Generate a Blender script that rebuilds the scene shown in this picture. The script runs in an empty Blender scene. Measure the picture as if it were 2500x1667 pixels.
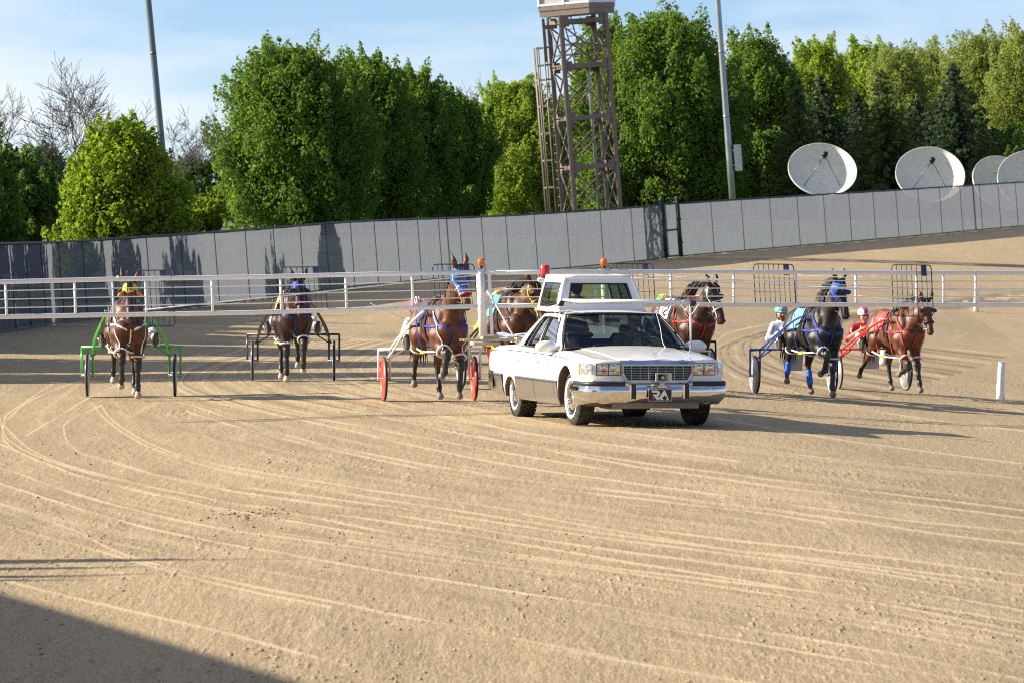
import bpy, math, random
import numpy as np
from mathutils import Vector, Matrix
R = math.radians
scene = bpy.context.scene
C = scene.collection

# ---------------------------------------------------------------- camera
F = 13889.0          # focal length in photo pixels (2500 wide)
H = 3.0              # camera height
PITCH = math.atan((833.5 - 480.0) / F)
cam_d = bpy.data.cameras.new('camera'); cam = bpy.data.objects.new('camera', cam_d); C.objects.link(cam)
cam.location = (0, 0, H); cam.rotation_euler = (math.pi/2 - PITCH, 0, 0)
cam_d.lens = 200; cam_d.sensor_width = 36; cam_d.clip_start = 1; cam_d.clip_end = 6000
cam_d.dof.use_dof = True; cam_d.dof.focus_distance = 78; cam_d.dof.aperture_fstop = 9
scene.camera = cam
scene.render.engine = 'CYCLES'
scene.cycles.max_bounces = 8; scene.cycles.transparent_max_bounces = 16
scene.cycles.use_denoising = False; scene.cycles.filter_width = 1.1
vs = scene.view_settings
vs.view_transform = 'Standard'; vs.look = 'None'; vs.gamma = 1; vs.exposure = 1.32; vs.use_curve_mapping = False

# ---------------------------------------------------------------- sun and sky
SUN_EL = 25.0
SUN_B = 0.06         # how far the shadows run towards the viewer
sd = Vector((math.cos(R(SUN_EL)), -SUN_B, -math.sin(R(SUN_EL)))).normalized()
sun_l = bpy.data.lights.new('sun', 'SUN'); sun = bpy.data.objects.new('sun', sun_l); C.objects.link(sun)
sun_l.energy = 4.5; sun_l.angle = R(0.5); sun_l.color = (1.0, 0.88, 0.70)
sun.rotation_euler = sd.to_track_quat('-Z', 'Y').to_euler(); sun.location = (-60, 60, 40)
world = bpy.data.worlds.new('World'); scene.world = world; world.use_nodes = True
nt = world.node_tree; nt.nodes.clear()
def wn(t, **k):
    n = nt.nodes.new(t)
    for a, b in k.items(): setattr(n, a, b)
    return n
out = wn('ShaderNodeOutputWorld'); bg = wn('ShaderNodeBackground'); sky = wn('ShaderNodeTexSky')
sky.sky_type = 'NISHITA'; sky.sun_disc = False; sky.sun_elevation = R(SUN_EL)
sky.sun_rotation = math.atan2(-sd.x, -sd.y); sky.air_density = 1.0; sky.dust_density = 0.7; sky.ozone_density = 3.2
bg.inputs['Strength'].default_value = 0.064
tc = wn('ShaderNodeTexCoord'); mp = wn('ShaderNodeMapping')
# the strip of sky just above the horizon takes the clear blue found a little higher up
mp.inputs['Scale'].default_value = (1, 1, 2.0); mp.inputs['Location'].default_value = (0, 0, 0.06)
nt.links.new(tc.outputs['Generated'], mp.inputs['Vector']); nt.links.new(mp.outputs['Vector'], sky.inputs['Vector'])
# thin clouds
mc = wn('ShaderNodeMapping'); mc.inputs['Scale'].default_value = (9, 9, 42); mc.inputs['Location'].default_value = (3.1, 0.4, 0.5)
nz = wn('ShaderNodeTexNoise'); nz.inputs['Scale'].default_value = 1.3; nz.inputs['Detail'].default_value = 7; nz.inputs['Roughness'].default_value = 0.52
cr = wn('ShaderNodeMapRange'); cr.inputs['From Min'].default_value = 0.50; cr.inputs['From Max'].default_value = 0.85; cr.inputs['To Max'].default_value = 0.8
nt.links.new(tc.outputs['Generated'], mc.inputs['Vector']); nt.links.new(mc.outputs['Vector'], nz.inputs['Vector'])
# more cloud and glare towards the sun's side (left)
sx = wn('ShaderNodeSeparateXYZ'); nt.links.new(tc.outputs['Generated'], sx.inputs[0])
lf = wn('ShaderNodeMapRange'); lf.inputs['From Min'].default_value = 0.02; lf.inputs['From Max'].default_value = -0.09
lf.inputs['To Min'].default_value = 0.0; lf.inputs['To Max'].default_value = 0.22
nt.links.new(sx.outputs['X'], lf.inputs['Value'])
ad = wn('ShaderNodeMath', operation='ADD'); nt.links.new(nz.outputs['Fac'], ad.inputs[0]); nt.links.new(lf.outputs[0], ad.inputs[1])
nt.links.new(ad.outputs[0], cr.inputs['Value'])
mx = wn('ShaderNodeMix', data_type='RGBA'); nt.links.new(cr.outputs[0], mx.inputs['Factor'])
sc_ = wn('ShaderNodeMix', data_type='RGBA', blend_type='MULTIPLY'); sc_.inputs['Factor'].default_value = 1
sc_.inputs[7].default_value = (1.12, 1.12, 1.2, 1)
nt.links.new(sky.outputs[0], sc_.inputs[6]); nt.links.new(sc_.outputs[2], mx.inputs[6])
mx.inputs[7].default_value = (6.9, 7.0, 7.3, 1)
nt.links.new(mx.outputs[2], bg.inputs['Color']); nt.links.new(bg.outputs[0], out.inputs['Surface'])

# ---------------------------------------------------------------- picture point -> place
cp, sp_ = math.cos(PITCH), math.sin(PITCH)
def W(px, py, D):
    """world point seen at photo pixel (px,py) at depth D along +Y"""
    u = (px - 1250.0) / F; v = (833.5 - py) / F
    dy = cp + v * sp_; dz = -sp_ + v * cp
    return Vector((u / dy * D, D, H + dz / dy * D))

# ---------------------------------------------------------------- materials
def mat(name):
    m = bpy.data.materials.new(name); m.use_nodes = True; m.node_tree.nodes.clear(); return m
class NT:
    def __init__(s, m): s.t = m.node_tree
    def n(s, ty, **k):
        x = s.t.nodes.new(ty)
        for a, b in k.items():
            if a.startswith('i_'): x.inputs[a[2:].replace('_', ' ')].default_value = b
            else: setattr(x, a, b)
        return x
    def l(s, a, b): s.t.links.new(a, b)
def rgba(c): return (c[0], c[1], c[2], 1)
def simple(name, col, rough=0.5, metal=0.0, var=0.12, vscale=9.0, bump=0.0, bscale=60.0, coat=0.0, dirt=None, dirt_amt=0.4, spec=0.5, sheen=0.0, stretch=(1, 1, 1)):
    """principled with a little noise variation, optional dirt and bump"""
    m = mat(name); g = NT(m)
    o = g.n('ShaderNodeOutputMaterial'); p = g.n('ShaderNodeBsdfPrincipled'); g.l(p.outputs[0], o.inputs[0])
    p.inputs['Roughness'].default_value = rough; p.inputs['Metallic'].default_value = metal
    p.inputs['Coat Weight'].default_value = coat; p.inputs['Specular IOR Level'].default_value = spec
    p.inputs['Sheen Weight'].default_value = sheen
    tc = g.n('ShaderNodeTexCoord'); mp = g.n('ShaderNodeMapping'); mp.inputs['Scale'].default_value = stretch
    g.l(tc.outputs['Object'], mp.inputs['Vector'])
    nz = g.n('ShaderNodeTexNoise', i_Scale=vscale, i_Detail=6.0); g.l(mp.outputs[0], nz.inputs['Vector'])
    mx = g.n('ShaderNodeMix', data_type='RGBA')
    lo = [max(0, c * (1 - var)) for c in col]; hi = [min(1, c * (1 + var)) for c in col]
    mr = g.n('ShaderNodeMapRange'); mr.inputs['From Min'].default_value = 0.3; mr.inputs['From Max'].default_value = 0.7
    g.l(nz.outputs['Fac'], mr.inputs['Value']); g.l(mr.outputs[0], mx.inputs['Factor'])
    mx.inputs[6].default_value = rgba(lo); mx.inputs[7].default_value = rgba(hi)
    last = mx.outputs[2]
    if dirt:
        n2 = g.n('ShaderNodeTexNoise', i_Scale=vscale * 2.7, i_Detail=8.0); g.l(mp.outputs[0], n2.inputs['Vector'])
        r2 = g.n('ShaderNodeMapRange'); r2.inputs['From Min'].default_value = 0.5; r2.inputs['From Max'].default_value = 0.75
        r2.inputs['To Max'].default_value = dirt_amt
        g.l(n2.outputs['Fac'], r2.inputs['Value'])
        m2 = g.n('ShaderNodeMix', data_type='RGBA'); g.l(r2.outputs[0], m2.inputs['Factor']); g.l(last, m2.inputs[6]); m2.inputs[7].default_value = rgba(dirt)
        last = m2.outputs[2]
    g.l(last, p.inputs['Base Color'])
    if bump:
        n3 = g.n('ShaderNodeTexNoise', i_Scale=bscale, i_Detail=5.0); g.l(mp.outputs[0], n3.inputs['Vector'])
        b = g.n('ShaderNodeBump', i_Strength=bump, i_Distance=0.01); g.l(n3.outputs['Fac'], b.inputs['Height']); g.l(b.outputs[0], p.inputs['Normal'])
    return m

# ---------------------------------------------------------------- object helpers
def tag(o, label=None, cat=None, group=None, kind=None):
    if label: o['label'] = label
    if cat: o['category'] = cat
    if group: o['group'] = group
    if kind: o['kind'] = kind
    return o
def empty(name, loc=(0, 0, 0), rot=(0, 0, 0), label=None, cat=None, group=None, scale=1.0):
    o = bpy.data.objects.new(name, None); C.objects.link(o)
    o.location = loc; o.rotation_euler = rot; o.empty_display_size = 0.2; o.scale = (scale,) * 3
    return tag(o, label, cat, group)
def copy_tree(o, parent=None):
    c = o.copy(); C.objects.link(c)
    if parent is not None: c.parent = parent
    for ch in list(o.children): copy_tree(ch, c)
    return c
def np_mesh(name, verts, faces, mats, mi=None, smooth=False):
    """verts (n,3), faces (m,3|4) arrays"""
    verts = np.asarray(verts, dtype=np.float32); faces = np.asarray(faces, dtype=np.int32)
    me = bpy.data.meshes.new(name); m, k = faces.shape
    me.vertices.add(len(verts)); me.vertices.foreach_set('co', verts.ravel())
    me.loops.add(m * k); me.loops.foreach_set('vertex_index', faces.ravel())
    me.polygons.add(m); me.polygons.foreach_set('loop_start', np.arange(0, m * k, k, dtype=np.int32))
    for x in mats: me.materials.append(x)
    if mi is not None: me.polygons.foreach_set('material_index', np.asarray(mi, dtype=np.int32))
    me.polygons.foreach_set('use_smooth', np.full(m, smooth, dtype=bool))
    me.update(calc_edges=True); me.validate()
    return me
def link(name, me, parent=None, loc=None, rot=None):
    o = bpy.data.objects.new(name, me); C.objects.link(o)
    if parent is not None: o.parent = parent
    if loc is not None: o.location = loc
    if rot is not None: o.rotation_euler = rot
    return o
class MB:
    """collects shapes, builds ONE mesh"""
    def __init__(s): s.v = []; s.f = []; s.m = []; s.sm = []
    def add(s, vs, fs, mi=0, sm=False):
        b = len(s.v); s.v += [tuple(x) for x in vs]
        for f in fs: s.f.append([i + b for i in f]); s.m.append(mi); s.sm.append(sm)
    def box(s, c, d, mi=0, M=None, bev=0.0):
        x, y, z = d[0]/2, d[1]/2, d[2]/2
        if bev > 0:
            b = min(bev, x*.99, y*.99, z*.99)
            vs = []; 
            for (sz) in (-1, 1):
                for (q, zz) in ((1, z-b), (0, z)):
                    ex = x if q else x-b; ey = y if q else y-b
                    ring = [(ex-b,-ey),(ex,-ey+b),(ex,ey-b),(ex-b,ey),(-ex+b,ey),(-ex,ey-b),(-ex,-ey+b),(-ex+b,-ey)]
                    vs.append([(a, c_, sz*zz) for a, c_ in ring])
            rings = [vs[1], vs[0], vs[2], vs[3]]
            V = [p for r in rings for p in r]; fs = []
            for k in range(3):
                for i in range(8):
                    j = (i+1) % 8; fs.append((k*8+i, k*8+j, (k+1)*8+j, (k+1)*8+i))
            fs.append(tuple(range(7, -1, -1))); fs.append(tuple(range(24, 32)))
        else:
            V = [(-x,-y,-z),(x,-y,-z),(x,y,-z),(-x,y,-z),(-x,-y,z),(x,-y,z),(x,y,z),(-x,y,z)]
            fs = [(0,3,2,1),(4,5,6,7),(0,1,5,4),(1,2,6,5),(2,3,7,6),(3,0,4,7)]
        V = [Vector(p) for p in V]
        if M is not None: V = [M @ p for p in V]
        V = [p + Vector(c) for p in V]
        s.add(V, fs, mi)
    def bar(s, a, b, w, h=None, mi=0, up=(0, 0, 1)):
        """rectangular bar from a to b"""
        a = Vector(a); b = Vector(b); h = h or w; d = b - a; L = d.length
        z = d.normalized(); u = Vector(up)
        if abs(z.dot(u)) > .98: u = Vector((1, 0, 0))
        x = u.cross(z).normalized(); y = z.cross(x)
        V = []
        for q in (0, 1):
            for (sx_, sy_) in ((-1,-1),(1,-1),(1,1),(-1,1)):
                V.append(a + d*q + x*sx_*w/2 + y*sy_*h/2)
        s.add(V, [(0,3,2,1),(4,5,6,7),(0,1,5,4),(1,2,6,5),(2,3,7,6),(3,0,4,7)], mi)
    def tube(s, pts, r, n=8, mi=0, caps=True, flat=None, sm=True):
        """tube along pts; r float or list; flat=(normal,k) squashes along normal"""
        pts = [Vector(p) for p in pts]; m = len(pts)
        rr = r if hasattr(r, '__len__') else [r]*m
        prev = None; V = []
        for i, p in enumerate(pts):
            t = (pts[min(i+1, m-1)] - pts[max(i-1, 0)])
            if t.length < 1e-9: t = Vector((0, 0, 1))
            t.normalize()
            if prev is None:
                u = Vector((0, 0, 1)) if abs(t.z) < .9 else Vector((1, 0, 0))
                x = u.cross(t).normalized()
            else:
                x = prev - t * prev.dot(t)
                x = x.normalized() if x.length > 1e-6 else Vector((1, 0, 0))
            y = t.cross(x); prev = x
            for k in range(n):
                a = 2*math.pi*k/n
                V.append(p + (x*math.cos(a) + y*math.sin(a)) * rr[i])
        fs = []
        for i in range(m-1):
            for k in range(n):
                j = (k+1) % n; fs.append((i*n+k, i*n+j, (i+1)*n+j, (i+1)*n+k))
        if caps: fs.append(tuple(range(n-1, -1, -1))); fs.append(tuple((m-1)*n+k for k in range(n)))
        s.add(V, fs, mi, sm)
    def strap(s, pts, nrm, w, th=0.006, mi=0):
        """flat strap along pts with surface normals nrm"""
        pts = [Vector(p) for p in pts]; m = len(pts); V = []
        for i, p in enumerate(pts):
            t = (pts[min(i+1, m-1)] - pts[max(i-1, 0)]).normalized(); n_ = Vector(nrm[i]).normalized()
            x = t.cross(n_); x = x.normalized() if x.length > 1e-6 else Vector((1, 0, 0))
            V += [p - x*w/2, p + x*w/2, p + x*w/2*.9 + n_*th, p - x*w/2*.9 + n_*th]
        fs = []
        for i in range(m-1):
            for k in range(4):
                j = (k+1) % 4; fs.append((i*4+k, i*4+j, (i+1)*4+j, (i+1)*4+k))
        fs.append((3, 2, 1, 0)); fs.append(((m-1)*4, (m-1)*4+1, (m-1)*4+2, (m-1)*4+3))
        s.add(V, fs, mi)
    def lathe(s, prof, M=None, n=24, mi=0, sm=True, arc=2*math.pi):
        """prof list of (r,h) about local z; M 4x4; mi int or list per segment"""
        V = []; full = abs(arc - 2*math.pi) < 1e-6; cols = n if full else n+1
        for (r, h) in prof:
            for k in range(cols):
                a = arc*k/n; p = Vector((r*math.cos(a), r*math.sin(a), h)); V.append(M @ p if M is not None else p)
        for i in range(len(prof)-1):
            fs = []
            for k in range(n):
                j = (k+1) % n if full else k+1
                fs.append((i*cols+k, i*cols+j, (i+1)*cols+j, (i+1)*cols+k))
            if i == 0: s.add(V, fs, mi if not hasattr(mi, '__len__') else mi[0], sm); base = len(s.v) - len(V)
            else:
                mm = mi if not hasattr(mi, '__len__') else mi[i]
                for f in fs: s.f.append([q + base for q in f]); s.m.append(mm); s.sm.append(sm)
    def ball(s, c, r, n=12, m=8, mi=0, M=None):
        rx, ry, rz = r if hasattr(r, '__len__') else (r, r, r); V = []
        for i in range(m+1):
            th = math.pi*i/m
            for k in range(n):
                a = 2*math.pi*k/n; p = Vector((rx*math.sin(th)*math.cos(a), ry*math.sin(th)*math.sin(a), rz*math.cos(th)))
                if M is not None: p = M @ p
                V.append(p + Vector(c))
        fs = []
        for i in range(m):
            for k in range(n):
                j = (k+1) % n; fs.append((i*n+k, (i+1)*n+k, (i+1)*n+j, i*n+j))
        s.add(V, fs, mi, True)
    def prism(s, poly, a, b, fn, mi=0):
        """poly 2D list, extruded between offsets a,b; fn(u,v,w)->3D"""
        n = len(poly); V = [fn(u, v, a) for u, v in poly] + [fn(u, v, b) for u, v in poly]
        fs = [tuple(range(n-1, -1, -1)), tuple(range(n, 2*n))]
        for i in range(n): j = (i+1) % n; fs.append((i, j, n+j, n+i))
        s.add(V, fs, mi)
    def grid(s, P, mi=0, sm=True, closed=False):
        """P[i][j] 3D points"""
        a, b = len(P), len(P[0]); V = [q for row in P for q in row]; fs = []
        for i in range(a-1):
            for j in range(b if closed else b-1):
                k = (j+1) % b; fs.append((i*b+j, i*b+k, (i+1)*b+k, (i+1)*b+j))
        s.add(V, fs, mi, sm)
    def mesh(s, name, mats):
        me = bpy.data.meshes.new(name); me.from_pydata([tuple(p) for p in s.v], [], s.f)
        for x in (mats if isinstance(mats, (list, tuple)) else [mats]): me.materials.append(x)
        me.polygons.foreach_set('material_index', s.m); me.polygons.foreach_set('use_smooth', s.sm); me.update()
        return me
    def build(s, name, mats, parent=None, loc=None, rot=None, fix=True):
        me = s.mesh(name, mats)
        if fix:
            import bmesh
            bm = bmesh.new(); bm.from_mesh(me); bmesh.ops.recalc_face_normals(bm, faces=bm.faces); bm.to_mesh(me); bm.free()
        return link(name, me, parent, loc, rot)

# numpy value noise
class Noise:
    def __init__(s, seed=1, n=256):
        rs = np.random.RandomState(seed); s.t = rs.rand(n, n).astype(np.float32); s.n = n
    def __call__(s, x, y):
        xi = np.floor(x).astype(np.int64); yi = np.floor(y).astype(np.int64); fx = x - xi; fy = y - yi
        fx = fx*fx*(3-2*fx); fy = fy*fy*(3-2*fy); n = s.n
        a = s.t[xi % n, yi % n]; b = s.t[(xi+1) % n, yi % n]; c = s.t[xi % n, (yi+1) % n]; d = s.t[(xi+1) % n, (yi+1) % n]
        return (a*(1-fx)+b*fx)*(1-fy) + (c*(1-fx)+d*fx)*fy
# ================================================================ TERRAIN
FT = [(-11.6,108,.14),(-11.3,112,.17),(-10.5,117,.2),(-9.85,131,.15),(-6.8,146,.31),(-4.25,158.9,.48),(-.4,178,.56),(3.5,189,.76),(5.8,195,.93),(8.7,202,1.1),(14.5,217,1.4),(21.2,236,1.76),(27,256,2.0),(33,285,2.2)]
FT = np.array(FT, dtype=np.float64)
def catmull(P, k=8):
    P = [P[0]*2-P[1]] + list(P) + [P[-1]*2-P[-2]]; out = []
    for i in range(1, len(P)-2):
        for q in range(k):
            t = q/k; a, b, c, d = P[i-1], P[i], P[i+1], P[i+2]
            out.append(.5*((2*b)+(-a+c)*t+(2*a-5*b+4*c-d)*t*t+(-a+3*b-3*c+d)*t**3))
    out.append(P[-2]); return np.array(out)
FL = catmull(FT, 6)
def fence_dist(X, Y):
    """distance to fence line, z of its nearest point, and side (+ = track side)"""
    X = np.asarray(X, dtype=np.float64); Y = np.asarray(Y, dtype=np.float64)
    best = np.full(X.shape, 1e18); zf = np.zeros(X.shape); sd_ = np.zeros(X.shape)
    for i in range(len(FL)-1):
        a = FL[i]; b = FL[i+1]; d = b[:2]-a[:2]; L2 = (d**2).sum()
        t = ((X-a[0])*d[0] + (Y-a[1])*d[1])/L2; tc_ = np.clip(t, 0, 1)
        if i == 0: tc_ = np.clip(t, -10, 1)
        dx = X-(a[0]+tc_*d[0]); dy = Y-(a[1]+tc_*d[1]); q = dx*dx+dy*dy
        cr_ = d[0]*(Y-a[1]) - d[1]*(X-a[0])
        m = q < best; best = np.where(m, q, best); zf = np.where(m, a[2]+np.clip(tc_, 0, 1)*(b[2]-a[2]), zf); sd_ = np.where(m, -cr_, sd_)
    return np.sqrt(best), zf, sd_
def sp(x, w): return w*np.log1p(np.exp(np.clip(x/w, -30, 30)))
def height(X, Y):
    X = np.asarray(X, dtype=np.float64); Y = np.asarray(Y, dtype=np.float64)
    near = -.07*sp(X-2.8, .4); near = np.maximum(near, -.7 + 0*near) - .0
    near = near - .015*np.clip(-X-2, 0, 6)
    d, zf, s_ = fence_dist(X, Y)
    w = 11 + 30*np.clip((Y-120)/70, 0, 1)
    t = np.clip(1-d/w, 0, 1); t = t*t*(3-2*t)
    fade = np.clip((Y-100)/12, 0, 1)
    return np.where(s_ > 0, near*(1-t*fade) + zf*t*fade, zf*fade)
def ground_z(X, Y): return float(height(np.array([X]), np.array([Y]))[0])

# ---- wheel marks traced on the track: pixel polylines (2352-wide view) turned into ground points
S = 2500/2352
def gpt(px, py):
    """ground point under a photo pixel"""
    Ds = np.linspace(F*H/(py-480)*.8, F*(H+1.0)/(py-480)*1.06, 160); z = height((px-1250)/F*Ds, Ds); e = 480+F*(H-z)/Ds-py
    k = np.argmax(e <= 0) if (e <= 0).any() else len(Ds)-1; k = max(k, 1); t = e[k-1]/(e[k-1]-e[k]+1e-9); D = Ds[k-1]+(Ds[k]-Ds[k-1])*np.clip(t, 0, 1)
    return float((px-1250)/F*D), float(D)
MARKS = [
 [(0,1155),(150,1210),(300,1280),(500,1330),(800,1390),(1100,1450),(1500,1530),(1720,1572)],
 [(0,1205),(120,1235),(290,1285),(480,1338),(760,1396)],
 [(0,1072),(200,1142),(500,1212),(900,1268),(1500,1352),(2352,1492)],
 [(0,1110),(300,1202),(600,1262),(1000,1330),(1600,1425),(2352,1560)],
 [(235,930),(160,965),(147,990),(172,1032),(260,1062),(500,1122),(900,1182),(1400,1262),(2352,1402)],
 [(228,925),(262,968),(332,1012),(440,1052),(700,1102),(1100,1160),(1700,1242),(2352,1322)],
 [(210,925),(245,965),(310,1010),(430,1058),(680,1112),(1060,1175),(1680,1262),(2352,1345)],
 [(120,880),(60,922),(12,958),(22,992),(90,1042),(220,1085),(520,1152),(900,1200),(1500,1300),(2352,1452)],
 [(440,930),(600,982),(800,1032),(1200,1100),(2000,1202),(2352,1250)],
 [(430,945),(620,1000),(850,1052),(1200,1112),(1900,1200)],
 [(640,800),(560,835),(540,852),(565,885),(640,912),(900,962),(1150,1012),(1700,1092),(2352,1172)],
 [(560,800),(450,840),(420,868),(432,892),(560,932),(800,988),(1200,1072),(1900,1170),(2352,1222)],
 [(610,800),(500,845),(466,880),(520,912),(700,955),(1000,1010),(1400,1080)],
 [(870,800),(800,838),(792,860),(830,885),(900,905),(1100,940),(1300,975),(1800,1040),(2352,1100)],
 [(980,780),(880,812),(830,842),(850,865),(930,890),(1150,930)],
 [(330,860),(220,905),(160,940),(60,1000)],
 [(250,850),(100,905),(30,950),(5,990),(30,1030),(150,1080)],
 [(700,870),(780,900),(950,940),(1250,1000),(1700,1060)],
 [(1100,1000),(1400,1060),(1800,1120),(2352,1190)],
 [(0,960),(20,1010),(120,1060),(330,1115),(700,1185),(1300,1290),(2352,1430)],
 [(0,1020),(160,1085),(420,1150),(800,1220),(1400,1310),(2352,1465)],
 [(800,1240),(1200,1300),(1700,1390),(2352,1510)],
 [(560,1120),(900,1165),(1500,1250),(2352,1372)],
 [(1190,1480),(1500,1530),(1740,1572)],[(1400,1420),(1800,1490),(2200,1560)],
 [(1640,960),(1900,1005),(2352,1065)],[(1200,1180),(1700,1265),(2352,1360)],
 [(0,1330),(220,1385),(500,1450),(800,1530)],
 [(1640,790),(1690,760),(1860,730),(2100,700),(2352,680)],[(1640,790),(1660,840),(1740,890),(1900,925),(2150,965),(2352,990)],
]
random.seed(11)
def mark_lines():
    L = []
    for M_ in MARKS:
        g = [np.array(gpt(x*S, y*S)) for x, y in M_]
        L.append((catmull(g, 10), .010, .85))
    # many fainter parallel harrow lines: nested arcs opening towards the infield
    for k in range(80):
        off = random.uniform(-1.6, 1.6); base = MARKS[random.choice([2,3,4,5,7,8,10,11,13,19,20])]
        g = [np.array(gpt(x*S, y*S))+np.array([off, off*1.4]) for x, y in base]
        L.append((catmull(g, 10), .006 if k % 3 else .03, random.uniform(.15, .5) if k % 3 else random.choice((-.28, .28))))
    for k in range(22):            # concentric harrow curves on the right-hand side beyond the car
        x0 = 1640+k*17; yt = 812-k*3.4
        g = [np.array(gpt(x*S, y*S)) for x, y in [(x0+620,yt-110+k),(x0+330,yt-88+k),(x0+120,yt-52+k*.7),(x0+14,yt-18),(x0,yt+6),(x0+20,yt+34-k*.3),(x0+110,yt+72-k),(x0+330,yt+118-2*k)]]
        L.append((catmull(g, 10), .022, -.9 if k % 3 else .5))
    for k in range(14):            # and behind the left rigs
        x0 = 395+k*31; yt = 872-k*3
        g = [np.array(gpt(x*S, y*S)) for x, y in [(x0+420,yt-100),(x0+200,yt-66),(x0+60,yt-34),(x0,yt-4),(x0+8,yt+18),(x0+90,yt+48),(x0+260,yt+85)]]
        L.append((catmull(g, 10), .016, -.55 if k % 2 else .6))
    return L

def build_track():
    step = 2.5
    px = np.concatenate([np.array([-2600,-2100,-1700,-1350,-1050,-800,-600,-420,-280,-160,-80]), np.arange(-40, 2541, step), np.array([2580,2660,2780,2950,3200,3600])])
    py = np.concatenate([np.array([2600,2100,1880,1760,1715]), np.arange(1690, 592, -1.9), np.arange(592, 545, -1.5)])
    PX, PY = np.meshgrid(px, py)
    Dg = F*H/(PY-480); X = (PX-1250)/F*Dg; Y = Dg
    Z = height(X, Y)
    # relief: clods and harrow grain, longer along the run of the track
    n1, n2, n3 = Noise(3), Noise(4), Noise(5)
    rel = (n1(X*22, Y*2)-.5)*.004 + (n2(X*75, Y*6)-.5)*.0035 + (n3(X*2.1, Y*.35)-.5)*.012
    cl = n2(X*26+40, Y*4.4+9)*(.6+.4*n1(X*1.1, Y*.25+4)); rel += np.clip(cl-.70, 0, 1)*.05
    att = np.zeros(X.shape)
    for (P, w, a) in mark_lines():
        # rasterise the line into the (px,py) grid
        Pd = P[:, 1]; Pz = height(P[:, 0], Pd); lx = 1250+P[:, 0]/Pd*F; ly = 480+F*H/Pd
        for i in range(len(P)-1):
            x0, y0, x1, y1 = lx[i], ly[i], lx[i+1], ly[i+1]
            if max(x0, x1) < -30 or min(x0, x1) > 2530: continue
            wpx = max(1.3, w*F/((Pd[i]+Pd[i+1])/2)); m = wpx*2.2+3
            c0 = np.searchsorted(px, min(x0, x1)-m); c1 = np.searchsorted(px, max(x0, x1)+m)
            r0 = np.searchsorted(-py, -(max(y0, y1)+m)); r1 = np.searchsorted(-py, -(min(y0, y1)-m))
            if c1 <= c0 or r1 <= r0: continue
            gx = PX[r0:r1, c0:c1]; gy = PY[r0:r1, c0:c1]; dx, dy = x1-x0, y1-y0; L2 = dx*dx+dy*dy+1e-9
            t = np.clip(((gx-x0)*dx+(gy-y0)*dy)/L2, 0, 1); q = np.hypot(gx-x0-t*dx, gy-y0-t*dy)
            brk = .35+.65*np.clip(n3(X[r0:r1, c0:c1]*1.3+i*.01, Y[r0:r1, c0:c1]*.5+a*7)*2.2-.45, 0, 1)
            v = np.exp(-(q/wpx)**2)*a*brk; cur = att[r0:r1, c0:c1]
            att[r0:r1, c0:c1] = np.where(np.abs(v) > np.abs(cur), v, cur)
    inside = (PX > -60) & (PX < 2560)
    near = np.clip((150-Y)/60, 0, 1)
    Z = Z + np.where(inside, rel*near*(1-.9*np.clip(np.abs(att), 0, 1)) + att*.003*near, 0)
    n, m = PX.shape
    d, zf, s_ = fence_dist(X, Y)
    keep = (s_ > -3e-1) | (Y < 100)
    idx = np.arange(n*m).reshape(n, m)
    q = np.stack([idx[:-1, :-1], idx[:-1, 1:], idx[1:, 1:], idx[1:, :-1]], -1).reshape(-1, 4)
    kf = keep.ravel()[q].all(1); q = q[kf]
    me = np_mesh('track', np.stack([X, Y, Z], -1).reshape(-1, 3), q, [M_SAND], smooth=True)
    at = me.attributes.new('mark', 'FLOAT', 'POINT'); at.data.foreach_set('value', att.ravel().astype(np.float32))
    o = link('track', me); tag(o, kind='structure'); return o

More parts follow.
